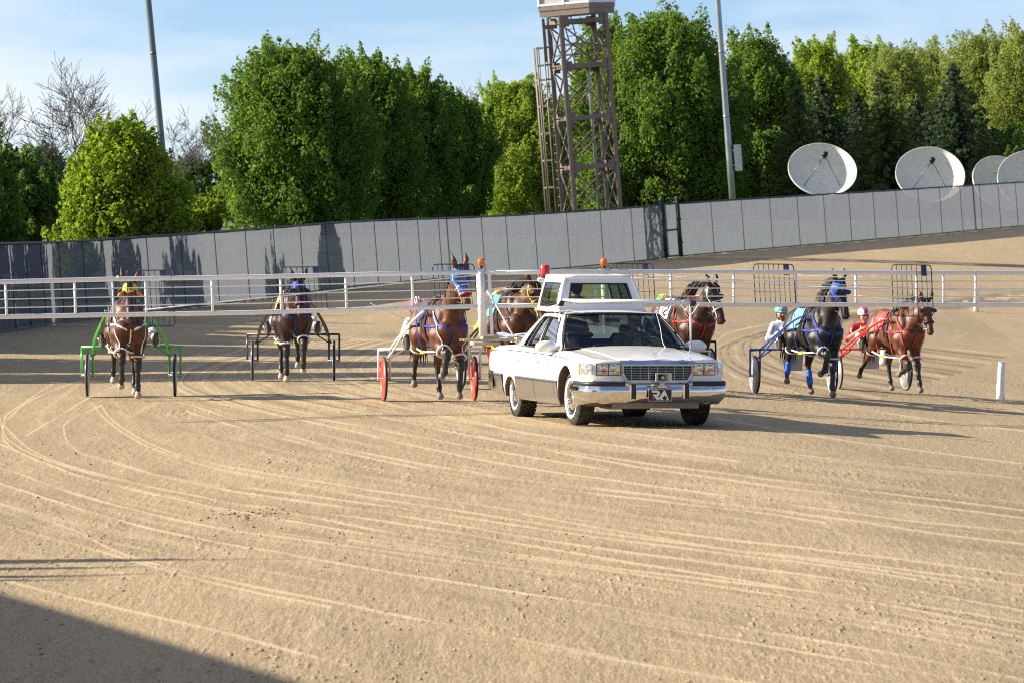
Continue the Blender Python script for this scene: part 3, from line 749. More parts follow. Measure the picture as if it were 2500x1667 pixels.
def spruce(px, ytop, D, wpx, leafmat, label, seed, nb=30):
    s = F/D; c = W(px, ytop, D); z = ground_z(c.x, D); h = c.z-z; R0 = wpx/2/s; rs = np.random.RandomState(seed)
    base = Vector((c.x + h*math.sin(-LEAN), D, z-.05)); root = empty('spruce_tree', base, (0, LEAN, 0), label=label, cat='spruce', group='dark spruces behind the satellite dishes')
    Q = []
    for i in range(nb):
        f = i/(nb-1); zc = h*(.03+.94*f); rr = R0*(1-f)**.8+.10; k = max(5, int(13*(1-f)+4)); a0 = rs.rand()*6
        for j in range(k):
            a = a0+6.283*j/k+rs.rand()*.5; L = rr*(.72+.45*rs.rand()); dr = np.array([math.cos(a), math.sin(a), 0.])
            m_ = max(2, int(L/.28))
            for q in range(m_):
                t = (q+.6)/m_; p = dr*L*t + np.array([0, 0, zc - .28*L*t + .12*L*t*t*1.6])
                ax = dr*.20+np.array([0, 0, -.07+.05*rs.rand()]); Q.append(leaf_cloud(rs, p+rs.randn(3)*.04, ax, .10+.07*(1-t), 15, .135, .3))
    link('crown', quads_mesh('crown', Q, leafmat), root)
    mb = MB(); mb.tube([(0,0,0),(0,0,h*.5),(0,0,h*.97)], [h*.02, h*.013, .02], 8); link('trunk', mb.mesh('trunk', M_BARK), root)
def bare_tree(px, ytop, D, hspan, label, seed, spread=.55, r0=.09, lean=0, depth=6):
    s = F/D; c = W(px, ytop, D); z = ground_z(c.x, D); h = c.z-z; rnd = random.Random(seed)
    base = Vector((c.x+h*math.sin(-LEAN), D, z)); root = empty('bare_tree', base, (0, LEAN, 0), label=label, cat='tree', group='leafless trees on the left')
    mb = MB(); tw = MB()
    def grow(p, d, L, r, lv):
        q = [p]; n = 4
        for i in range(n):
            d = (d+Vector((rnd.uniform(-.2,.2), rnd.uniform(-.2,.2), rnd.uniform(-.03,.10)))).normalized(); q.append(q[-1]+d*L/n)
        (mb if lv >= 3 else tw).tube(q, [max(.0075, r*(1-.35*i/n)) for i in range(n+1)], 6 if lv > 3 else 4, caps=False)
        if lv <= 0: return
        kids = 2 if lv > 2 else 3
        for k in range(kids):
            t = rnd.uniform(.45, 1); i = int(t*n); pp = q[min(i, n)]
            sd_ = Vector((rnd.uniform(-1.2, 1.2), rnd.uniform(-.6, .6), rnd.uniform(-.35, .5))).normalized()
            nd = (d*(.75)+sd_*spread*1.25).normalized()
            grow(pp, nd, L*rnd.uniform(.62, .88), r*.55, lv-1)
        grow(q[-1], (d+Vector((rnd.uniform(-.25,.25),0,0))).normalized(), L*.78, r*.62, lv-1)
    grow(Vector((0, 0, 0)), Vector((lean, 0, 1)).normalized(), h*.30, r0, depth)
    link('trunk', mb.mesh('trunk', M_BARK), root); link('twigs', tw.mesh('twigs', M_TWIG), root)

def build_trees():
    g1 = 'leafy maples beyond the fence on the left of the tower'; g2 = 'leafy trees beyond the fence on the right of the tower'; g3 = 'trees and bushes at the left edge'
    place_tree('maple_tree', 700, 78, 232, 425, L_MAPLE, 'tallest and broadest dark green maple left of the tower', g1, 1, .16, np_=330, lv=150)
    place_tree('maple_tree', 880, 108, 240, 275, L_MAPLE, 'dark maple crown just right of the broadest maple', g1, 2, .17, np_=190)
    place_tree('maple_tree', 980, 136, 246, 265, L_MAPLE, 'third maple from the left, with a tall narrow lit top', g1, 3, .17, np_=170)
    place_tree('maple_tree', 1078, 190, 252, 260, L_MAPLE, 'lowest dark maple at the right end of its row', g1, 4, .17, np_=160)
    place_tree('leafy_tree', 1255, 172, 262, 285, L_LIGHT, 'yellow green tree with twiggy top just left of the lattice tower', g1, 5, .14, np_=210)
    place_tree('leafy_tree', 1395, 225, 290, 230, L_LIGHT, 'bright green tree seen through the lattice tower', g2, 6, .17, np_=150)
    place_tree('maple_tree', 1610, -8, 262, 385, L_MAPLE, 'very tall dark maple between the lattice tower and the grey pole', g2, 7, .18, np_=330)
    place_tree('maple_tree', 1470, 30, 275, 190, L_MAPLE, 'tall maple with spiky lit tips right against the lattice tower', g2, 17, .18, np_=170)
    place_tree('maple_tree', 1835, 60, 275, 250, L_MAPLE, 'rounded maple right of the tall grey pole', g2, 8, .18, np_=200)
    place_tree('leafy_tree', 1990, 70, 300, 180, L_LIGHT, 'bright green tree with upright tips above the left dish', g2, 9, .19, np_=170)
    place_tree('leafy_tree', 2110, 82, 320, 190, L_LIGHT, 'green tree with a spiky top, second right of the gap in the sky', g2, 10, .2, np_=150)
    place_tree('leafy_tree', 2185, 92, 312, 190, L_OLIVE, 'olive green airy tree behind the middle spruce', g2, 12, .15, np_=160)
    place_tree('leafy_tree', 2260, 88, 330, 200, L_OLIVE, 'olive green tree behind the tallest right spruce', g2, 13, .16, np_=160)
    place_tree('leafy_tree', 2380, 55, 322, 250, L_OLIVE, 'broad olive tree with pale limbs near the right edge', g2, 14, .16, np_=230)
    place_tree('leafy_tree', 2500, 42, 315, 230, L_OLIVE, 'olive tree cut by the right edge of the picture', g2, 15, .16, np_=200)
    place_tree('leafy_tree', 2330, 150, 340, 260, L_LIGHT, 'green tree low between the olive trees at the right', g2, 16, .2, np_=150)
    spruce(1945, 205, 262, 230, L_SPRUCE2, 'dark spruce standing left of the left satellite dish', 1)
    spruce(2000, 178, 270, 270, L_SPRUCE, 'spruce rising behind the left satellite dish', 2)
    spruce(2150, 165, 262, 340, L_SPRUCE2, 'broad green spruce between the two large dishes', 3)
    spruce(2325, 152, 266, 350, L_SPRUCE, 'tall dark spruce right above the second dish', 4)
    spruce(2395, 300, 262, 160, L_SPRUCE2, 'small pale spruce right of the second dish', 5, 16)
    spruce(2090, 225, 280, 250, L_SPRUCE, 'dark narrow spruce behind the broad green spruce', 6)
    spruce(2235, 240, 280, 290, L_SPRUCE, 'spruce half hidden behind the second dish', 7)
    place_tree('leafy_tree', 2050, 100, 350, 300, L_LIGHT, 'broad light tree filling the row far behind the left spruces', g2, 18, .2, np_=170)
    place_tree('leafy_tree', 2445, 66, 360, 330, L_OLIVE, 'broad olive tree far behind at the right edge', g2, 19, .2, np_=180)
    place_tree('leafy_tree', 2215, 104, 365, 300, L_OLIVE, 'broad olive tree far behind the two middle spruces', g2, 20, .2, np_=170)
    # undergrowth that closes the row behind the fence
    g4 = 'low bushes filling the gaps behind the fence'
    for i, (px, yt, D, w, lm, lb) in enumerate([(560,430,262,150,L_MAPLE,'bush at the foot of the broadest maple'),(1140,410,290,200,L_DARK,'dark bush left of the tower foot'),
        (1330,440,300,210,L_LIGHT,'light bush directly behind the lattice tower'),(1490,400,310,230,L_DARK,'dark bush right of the tower foot'),(1700,380,300,220,L_DARK,'dark bush left of the grey pole foot'),
        (1860,360,305,220,L_DARK,'dark bush between the grey pole and the left dish'),(2060,330,300,220,L_DARK,'dark bush between the two largest dishes'),(2440,300,300,230,L_DARK,'dark bush above the right hand dishes'),(2280,340,300,220,L_DARK,'dark bush behind the second large dish')]):
        place_tree('bush', px, yt, D, w, lm, lb, g4, 30+i, .2, np_=90, lv=110, cat='bush')
    # left side
    place_tree('leafy_tree', 283, 262, 156, 370, L_YELLOW, 'bright yellow green tree leaning over the fence at the left', g3, 21, .13, np_=260, lv=150, shape=.55, prad=.12, plen=.13, up=.35, low=.16)
    place_tree('leafy_tree', 25, 345, 168, 270, L_DARK, 'dark green tree at the left edge of the picture', g3, 22, .13, np_=170, up=.4, prad=.12, plen=.14)
    place_tree('leafy_tree', 165, 420, 172, 170, L_DARK, 'dark bushy tree between the left edge and the yellow green tree', g3, 23, .13, np_=110, up=.4)
    place_tree('leafy_tree', 470, 372, 330, 170, L_DARK, 'small far tree in the gap before the broad maple', g3, 24, .2, np_=80, lv=90)
    place_tree('bush', 470, 470, 236, 190, L_LIGHT, 'light green bush in the gap left of the broad maple', g3, 25, .15, np_=110, cat='bush')
    place_tree('bush', 400, 450, 245, 190, L_DARK, 'dark bush behind the yellow green tree', g3, 26, .16, np_=110, cat='bush')
    place_tree('leafy_tree', 118, 330, 215, 120, L_DARK, 'thin leafy tree at the foot of the bare tree', g3, 27, .14, np_=60, lv=70)
    bare_tree(185, 155, 205, 0, 'largest leafless tree spreading thin twigs against the sky', 5, .62, .085)
    bare_tree(335, 232, 225, 0, 'smaller leafless tree behind the left light pole', 8, .62, .07)
    bare_tree(-15, 168, 205, 0, 'leafless tree cut by the left edge of the picture', 12, .6, .08)
    bare_tree(470, 350, 340, 0, 'tiny far leafless tree left of the broad maple', 4, .5, .06, depth=5)
    bare_tree(1215, 190, 300, 0, 'bare twigs rising behind the yellow green tree', 14, .55, .07)
    # the row of trees outside the picture on the left that shades the track
    for i, (x, y, h, r) in enumerate([(-16.5,97,5.6,2.6),(-18,103,6.6,3.0),(-15.5,110,5.6,2.4),(-19,117,7.2,3.0),(-16.8,124,5.6,2.3),(-19,132,7.2,3.0),(-17.5,141,6.6,2.6),(-16,150,6.2,2.2),(-15.5,160,5.6,2.2),(-14,114,4.6,2.0),(-14,121,4.7,1.8),(-14.6,129,5,2.0),(-15,136,5.2,1.9),(-13.2,118,4.4,1.5),(-14.2,125,4.9,1.9),(-13.6,111,4.3,1.5)]):
        k = ('shade',)
        if k not in TREE_PROTO:
            rs = np.random.RandomState(77); TREE_PROTO[k] = (tree_mesh(rs, 6.0, 2.6, L_DARK, 110, 110, .2, .5, .1), trunk_mesh(rs, 6.0, .12), 6., 2.6)
        cm, tm, h0, r0 = TREE_PROTO[k]
        h *= 1.3 if y < 112 else 1.0; x += .6 if y < 112 else -.3; root = empty('shade_tree', (x, y, 0), (0, 0, i*1.1), label='green tree outside the left fence shading the far track, %s from the near end' % ('first','second','third','fourth','fifth','sixth','seventh','eighth','ninth','tenth','eleventh','twelfth','thirteenth','fourteenth','fifteenth','sixteenth')[i], cat='tree', group='shade trees out of frame at the left'); root.scale = (r/r0, r/r0, h/h0)
        link('crown', cm, root); link('trunk', tm, root)
    for i, (yy, hh, ww) in enumerate(((47.9, 5.25, .16), (47.0, 4.95, .11), (46.0, 4.9, .13), (45.5, 4.7, .13))):  # added unseen tree copies, squeezed thin so their shadows fall as streaks
        root = empty('shade_tree', (-13.3, yy, 0), (0, 0, i), label='%s slender tree form added out of frame to cast a shade streak' % ('tallest','second tallest','third tallest','shortest')[i], cat='tree', group='added streak casters out of frame at the left'); root.scale = (ww, ww, hh/6.0)
        link('crown', TREE_PROTO[('shade',)][0], root); link('trunk', TREE_PROTO[('shade',)][1], root)

M_WALL = simple('stucco', (.45, .42, .38), .9, var=.08, bump=.3); M_ROOFG = simple('roof_metal', (.22, .23, .24), .5, .4)
def build_occluder():
    # added unseen block left of frame; its eave casts the near corner's shade
    d = Vector((2.85, -9.0, 0)).normalized(); n = Vector((-d.y, d.x, 0)); n = -n if n.x > 0 else n
    a = Vector((-3.97-10.72-.16, 44.9, 0)); L = 26; h = 5.0
    c = a + d*(L/2 - 6) + n*4; ang = math.atan2(d.y, d.x)
    root = empty('occluder', c, (0, 0, ang), label='low roofed block added out of frame at the left to shade the near corner', cat='occluder')
    mb = MB(); mb.box((0,0,2.3), (L-1, 7, 4.6)); mb.build('wall', M_WALL, root)
    mb = MB(); mb.box((0,0,4.88), (L, 8, .24), bev=.05); mb.build('roof', M_ROOFG, root)
    for k in range(6):
        mb = MB(); mb.box((-10+4*k, 3.52 if n.dot(Vector((-math.sin(ang), math.cos(ang), 0))) < 0 else -3.52, 1.8), (1.6,.06,1.4)); mb.build('window', M_BLK, root)
# ================================================================ ORGANIC BODIES (distance fields turned into one continuous mesh)
def cap(a, b, ra, rb=None, m=0, k=.03, sq=None):
    """tapered capsule; sq = (axis vector, factor) squashes it along that axis"""
    return dict(t='c', a=np.array(a, float), b=np.array(b, float), ra=ra, rb=ra if rb is None else rb, m=m, k=k, sq=sq)
def ell(c, r, m=0, k=.05, rot=None):
    return dict(t='e', c=np.array(c, float), r=np.array(r, float), m=m, k=k, rot=None if rot is None else np.array(rot, float))
def prim_d(p, P):
    if p['t'] == 'c':
        a, b = p['a'], p['b']
        if p['sq'] is not None:
            ax, f = np.array(p['sq'][0], float), p['sq'][1]; ax = ax/np.linalg.norm(ax)
            mid = (a+b)/2
            st = lambda q: q + ((q-mid)@ax)[..., None]*ax*(1/f-1)
            P = st(P); a = st(a[None])[0]; b = st(b[None])[0]
        d = b-a; L2 = d@d+1e-12; t = np.clip(((P-a)@d)/L2, 0, 1)
        return np.linalg.norm(P-a-t[..., None]*d, axis=-1) - (p['ra']+(p['rb']-p['ra'])*t)
    Q = P-p['c']
    if p['rot'] is not None: Q = Q@p['rot']
    k0 = np.linalg.norm(Q/p['r'], axis=-1); k1 = np.linalg.norm(Q/p['r']**2, axis=-1)+1e-9
    return k0*(k0-1)/k1
def prim_box(p):
    if p['t'] == 'c':
        r = max(p['ra'], p['rb']); return np.minimum(p['a'], p['b'])-r, np.maximum(p['a'], p['b'])+r
    r = p['r'].max() if p['rot'] is not None else p['r']; return p['c']-r, p['c']+r
def sdf_eval(prims, P):
    d = np.full(P.shape[:-1], 1e3); m = np.zeros(P.shape[:-1], dtype=int); bd = np.full(P.shape[:-1], 1e3)
    for p in prims:
        e = prim_d(p, P); k = p['k']; h = np.clip(k-np.abs(d-e), 0, None)/k; m = np.where(e < bd, p['m'], m); bd = np.minimum(bd, e); d = np.minimum(d, e)-h*h*k/4
    return d, m
def sdf_mesh(name, prims, vox, mats, cut=None, smooth_iter=1, ripple=0):
    lo = np.min([prim_box(p)[0] for p in prims], 0)-.05; hi = np.max([prim_box(p)[1] for p in prims], 0)+.05
    n = np.ceil((hi-lo)/vox).astype(int)+1
    ax = [lo[i]+vox*np.arange(n[i]) for i in range(3)]
    V = np.full(n, 1e3)
    for p in prims:
        b0, b1 = prim_box(p); k = p['k']
        i0 = np.clip(np.floor((b0-lo-k-.04)/vox).astype(int), 0, n-1); i1 = np.clip(np.ceil((b1-lo+k+.04)/vox).astype(int)+1, 1, n)
        sl = tuple(slice(i0[j], i1[j]) for j in range(3))
        g = np.stack(np.meshgrid(ax[0][sl[0]], ax[1][sl[1]], ax[2][sl[2]], indexing='ij'), -1)
        e = prim_d(p, g); d = V[sl]; h = np.clip(k-np.abs(d-e), 0, None)/k; V[sl] = np.minimum(d, e)-h*h*k/4
    if ripple:
        g = np.stack(np.meshgrid(*ax, indexing='ij'), -1); V = V + ripple*(np.sin(23*g[..., 0]+9*g[..., 2]+2)*np.sin(19*g[..., 2]-7*g[..., 0])+.6*np.sin(41*g[..., 0]+31*g[..., 1]-17*g[..., 2]))
    if cut is not None:
        g = np.stack(np.meshgrid(*ax, indexing='ij'), -1); V = np.maximum(V, cut(g))
    s = V < 0
    # surface nets
    c = [s[i:n[0]-1+i, j:n[1]-1+j, k:n[2]-1+k] for i in (0, 1) for j in (0, 1) for k in (0, 1)]
    tot = sum(x.astype(int) for x in c); act = (tot > 0) & (tot < 8)
    idx = -np.ones(act.shape, dtype=int); I = np.argwhere(act); idx[act] = np.arange(len(I))
    acc = np.zeros((len(I), 3)); cnt = np.zeros(len(I))
    corners = [(i, j, k) for i in (0, 1) for j in (0, 1) for k in (0, 1)]
    for a in range(8):
        for b in range(a+1, 8):
            ca, cb = np.array(corners[a]), np.array(corners[b])
            if np.abs(ca-cb).sum() != 1: continue
            va = V[tuple((I+ca).T)]; vb = V[tuple((I+cb).T)]; mm = (va < 0) != (vb < 0)
            t = np.where(mm, va/(va-vb+1e-12), 0); pt = ca+(cb-ca)*t[:, None]
            acc += np.where(mm[:, None], pt, 0); cnt += mm
    P = lo+(I+acc/np.maximum(cnt, 1)[:, None])*vox
    Fs = []
    for axi in range(3):
        o1, o2 = [(1, 2), (2, 0), (0, 1)][axi]
        sh = list(n); sh[axi] -= 1
        A = s[tuple(slice(0, -1) if q == axi else slice(1, -1) for q in range(3))]
        B = s[tuple(slice(1, None) if q == axi else slice(1, -1) for q in range(3))]
        E = np.argwhere(A != B); 
        if len(E) == 0: continue
        inside_first = A[tuple(E.T)]
        base = E.copy(); base[:, o1] += 1; base[:, o2] += 1
        def cell(d1, d2):
            q = base.copy(); q[:, o1] += d1; q[:, o2] += d2; return idx[tuple(q.T)]
        q = np.stack([cell(-1, -1), cell(0, -1), cell(0, 0), cell(-1, 0)], 1)
        q = np.where(inside_first[:, None], q, q[:, ::-1]); Fs.append(q)
    Fq = np.concatenate(Fs); Fq = Fq[(Fq >= 0).all(1)]
    for _ in range(smooth_iter):
        S_ = np.zeros_like(P); c_ = np.zeros(len(P))
        for a, b in ((0, 1), (1, 2), (2, 3), (3, 0)):
            np.add.at(S_, Fq[:, a], P[Fq[:, b]]); np.add.at(S_, Fq[:, b], P[Fq[:, a]]); np.add.at(c_, Fq[:, a], 1); np.add.at(c_, Fq[:, b], 1)
        P = P*.5+.5*S_/np.maximum(c_, 1)[:, None]
    cen = P[Fq].mean(1); _, m = sdf_eval(prims, cen)
    return np_mesh(name, P, Fq, mats, m, smooth=True)
def snap(prims, pts, off):
    """push points on to the surface at distance off, give points and normals"""
    P = np.array([list(p) for p in pts], float); e = .004
    for _ in range(7):
        d, _m = sdf_eval(prims, P)
        G = np.stack([sdf_eval(prims, P+np.eye(3)[i]*e)[0]-sdf_eval(prims, P-np.eye(3)[i]*e)[0] for i in range(3)], -1)
        G /= np.linalg.norm(G, axis=1)[:, None]+1e-9; P = P-G*np.clip(d-off, -.12, .12)[:, None]
    return [Vector(p) for p in P], [Vector(g) for g in G]
def line(*pts, n=8):
    o = []
    for a, b in zip(pts[:-1], pts[1:]):
        for i in range(n): o.append(Vector(a).lerp(Vector(b), i/n))
    o.append(Vector(pts[-1])); return o
def smooth_path(pts, k=6): return [Vector(p) for p in catmull([np.array(p, float) for p in pts], k)]

# ================================================================ HORSE
def coat(name, col, rough=.5):
    m = simple(name, col, rough, 0, var=.4, vscale=5.5, spec=.42, coat=.0, bump=.5, bscale=22); return m
M_HOOF = simple('hoof', (.16, .14, .12), .7, dirt=(.36, .29, .20), dirt_amt=.6); M_EYE = simple('eye', (.01, .008, .006), .1)
M_HOOFW = simple('hoof_pale', (.42, .36, .28), .7, dirt=(.40, .32, .22), dirt_amt=.5)
M_MANE = simple('mane', (.018, .014, .012), .55, var=.4, vscale=30)
M_LEGB = coat('black_points', (.014, .011, .010), .45)
COATS = {}
def coat_m(key):
    if key not in COATS:
        COATS[key] = coat('coat_'+key, {'bay': (.075, .025, .012), 'dark_bay': (.034, .014, .009), 'red_bay': (.105, .035, .014), 'black': (.012, .010, .010), 'brown': (.048, .018, .010)}[key])
    return COATS[key]
FORE = {'stance': [(.49,.50), (.46,.21), (.49,.05)], 'fwd': [(.63,.52), (.80,.25), (.88,.09)], 'reach': [(.60,.50), (.68,.22), (.74,.06)],
        'high': [(.84,.70), (.72,.47), (.60,.42)], 'mid': [(.76,.60), (.70,.33), (.63,.23)], 'low': [(.66,.55), (.62,.27), (.60,.14)], 'fold': [(.74,.52), (.52,.42), (.42,.38)]}
HIND = {'stance': [(-.74,.56), (-.70,.22), (-.63,.05)], 'fwd': [(-.50,.56), (-.36,.24), (-.28,.05)], 'swing': [(-.72,.66), (-.80,.40), (-.80,.27)],
        'kick': [(-.86,.62), (-1.10,.42), (-1.17,.30)], 'under': [(-.58,.55), (-.52,.22), (-.45,.05)]}
def horse_prims(sp_, fr, fl, hr, hl, poll, hdir, bodymat=0):
    """mats: 0 coat, 1 black points, 2 hoof, 3 eye, 4 pale hoof. right = -y"""
    B, K, HO, EY = 0, 1, 2, 3; P = []
    P += [ell((.40,0,1.14), (.36,.205,.32)), ell((0,0,1.11), (.55,.25,.30)), ell((-.50,0,1.23), (.36,.225,.27)),
          cap((.42,0,1.42), (-.05,0,1.39), .09, .12, k=.10), cap((-.05,0,1.39), (-.45,0,1.44), .10, .07, k=.08)]
    for s in (-1, 1):
        P += [ell((-.64, s*.12, 1.10), (.22,.135,.31)), cap((.67, s*.105, 1.08), (.60, s*.12, .96), .118, .10, k=.022), ell((.49, s*.15, 1.17), (.16,.09,.29), k=.025),
              ell((.58, s*.10, .96), (.13,.09,.14), k=.025), ell((-.40, s*.15, 1.02), (.16,.09,.19), k=.025), ell((.30, s*.17, 1.30), (.20,.05,.13), k=.03)]
    poll = np.array(poll, float)
    base = np.array((.50, 0, 1.26)); mid = base*.45+poll*.55+np.array((.02, 0, -.06))
    P += [cap(base, mid, .215, .145, k=.07, sq=((0, 1, 0), .72)), cap(mid, poll-np.array((.02, 0, .02)), .145, .098, k=.05, sq=((0, 1, 0), .72)),
          cap(base+np.array((-.06, 0, .13)), mid+np.array((-.05, 0, .05)), .08, .06, k=.06)]
    h = np.array(hdir, float); h /= np.linalg.norm(h)
    side = np.cross((0, 0, 1), h); side /= np.linalg.norm(side); up = np.cross(h, side)   # up = forehead side
    if up[2] < 0: up = -up
    lf = side
    HS = 1.1; pt = lambda f, s, u: poll+h*f*HS+lf*s*HS+up*u*HS
    Rm = np.stack([h, lf, up], 1)
    P += [ell(pt(.08,0,-.02), (.14,.105,.122), k=.05, rot=Rm), cap(pt(.10,0,.0), pt(.44,0,-.01), .096, .056, k=.03), cap(pt(.13,0,-.09), pt(.30,0,-.07), .092, .054, k=.04, sq=(lf, .75)),
          ell(pt(.50,0,-.03), (.080,.060,.064), k=.04, rot=Rm), cap(pt(.40,0,-.06), pt(.52,0,-.085), .035, .028, m=K, k=.02)]
    for s in (-1, 1):
        P += [ell(pt(.15, s*.080, .02), (.032,.016,.026), m=EY, k=.006, rot=Rm), cap(pt(.12, s*.062, .05), pt(.19, s*.066, .045), .022, .018, k=.012),
              ell(pt(.53, s*.036, .012), (.022,.012,.015), m=K, k=.006, rot=Rm),
              cap(pt(-.02, s*.065, .06), pt(-.095, s*.105, .10), .042, .036, k=.015, sq=(h, .6)), cap(pt(-.095, s*.105, .10), pt(-.225, s*.125, .105), .036, .005, m=sp_.get('ear', B), k=.008, sq=(h, .6))]
    def leg(s, js, fore, y0, spread):
        (kx, kz), (fx, fz), (hx, hz) = js[:3]; y1 = s*(y0+spread*.4); y2 = s*(y0+spread)
        kn = np.array((kx, y1, kz)); ft = np.array((fx, y2*.98, fz)); ho = np.array((hx, y2, hz))
        if fore:
            sh = np.array((.46, s*.155, 1.0)); el = np.array((.44, s*.15, .88))
            P.extend([cap(sh, el, .14, .115, k=.06), cap(el, kn+(el-kn)*.12, .105, .052, k=.05), cap(kn+(el-kn)*.10, kn-(el-kn)*.04, .052, .05, k=.02, m=K)])
        else:
            st = np.array((-.42, s*.175, .98)); P.extend([cap((-.55, s*.12, 1.12), st, .17, .13, k=.07), cap(st, kn, .125, .055, k=.06), cap(kn+np.array((-.035, 0, .035)), kn, .032, .045, k=.02, m=K)])
        P.extend([cap(kn, ft, .043, .032, k=.015, m=K), cap(ft, ft+np.array((.001, 0, 0)), .043, k=.015, m=K)])
        d = ho-ft; d /= np.linalg.norm(d); P.append(cap(ft, ft+d*.085, .036, .034, k=.015, m=K)); hm = sp_.get('hoof', HO)
        P.append(cap(ft+d*.11, ft+d*.145, .042, .056, m=hm, k=.01, sq=(d, .9)))
        return kn, ft, ft+d*.15
    J = {'fr': leg(-1, fr, True, .13, sp_.get('sf', 0)), 'fl': leg(1, fl, True, .13, sp_.get('sf', 0)), 'hr': leg(-1, hr, False, .13, .02), 'hl': leg(1, hl, False, .13, .02)}
    return P, J, pt, (h, lf, up)

def fabric(name, col, rough=.6, **k): return simple(name, col, rough, var=.12, vscale=25, **k)
M_BLUE = fabric('blue_strap', (.012, .045, .42)); M_BLUEL = fabric('bright_blue_cloth', (.015, .12, .55)); M_RED = fabric('red_strap', (.50, .02, .02)); M_WHITE = fabric('white_strap', (.72, .72, .70))
M_YEL = fabric('yellow_cloth', (.80, .55, .02)); M_BLACK = fabric('black_leather', (.016, .016, .018), .45); M_PINK = fabric('magenta_cloth', (.45, .03, .14)); M_TEAL = fabric('teal_cloth', (.06, .42, .38))
M_GREENS = simple('green_tube', (.05, .42, .04), .3, .1, coat=.4); M_GREY = fabric('grey_cloth', (.35, .36, .38)); M_RUBBER = simple('rubber', (.02, .02, .02), .75); M_STEEL = simple('steel', (.55, .56, .58), .25, .9)
M_ORANGE = fabric('orange_cloth', (.85, .20, .02)); M_NAVY = fabric('navy_cloth', (.02, .025, .09)); M_BROWNL = fabric('brown_leather', (.10, .05, .02)); M_LBLUE = fabric('light_blue_cloth', (.10, .38, .62))
M_REDG = simple('red_disc', (.70, .07, .05), .35, coat=.3); M_GREYD = simple('grey_disc', (.36, .37, .40), .35, .3); M_WPAINT = simple('white_tube', (.80, .80, .78), .3, coat=.3, dirt=(.5, .4, .3), dirt_amt=.25)

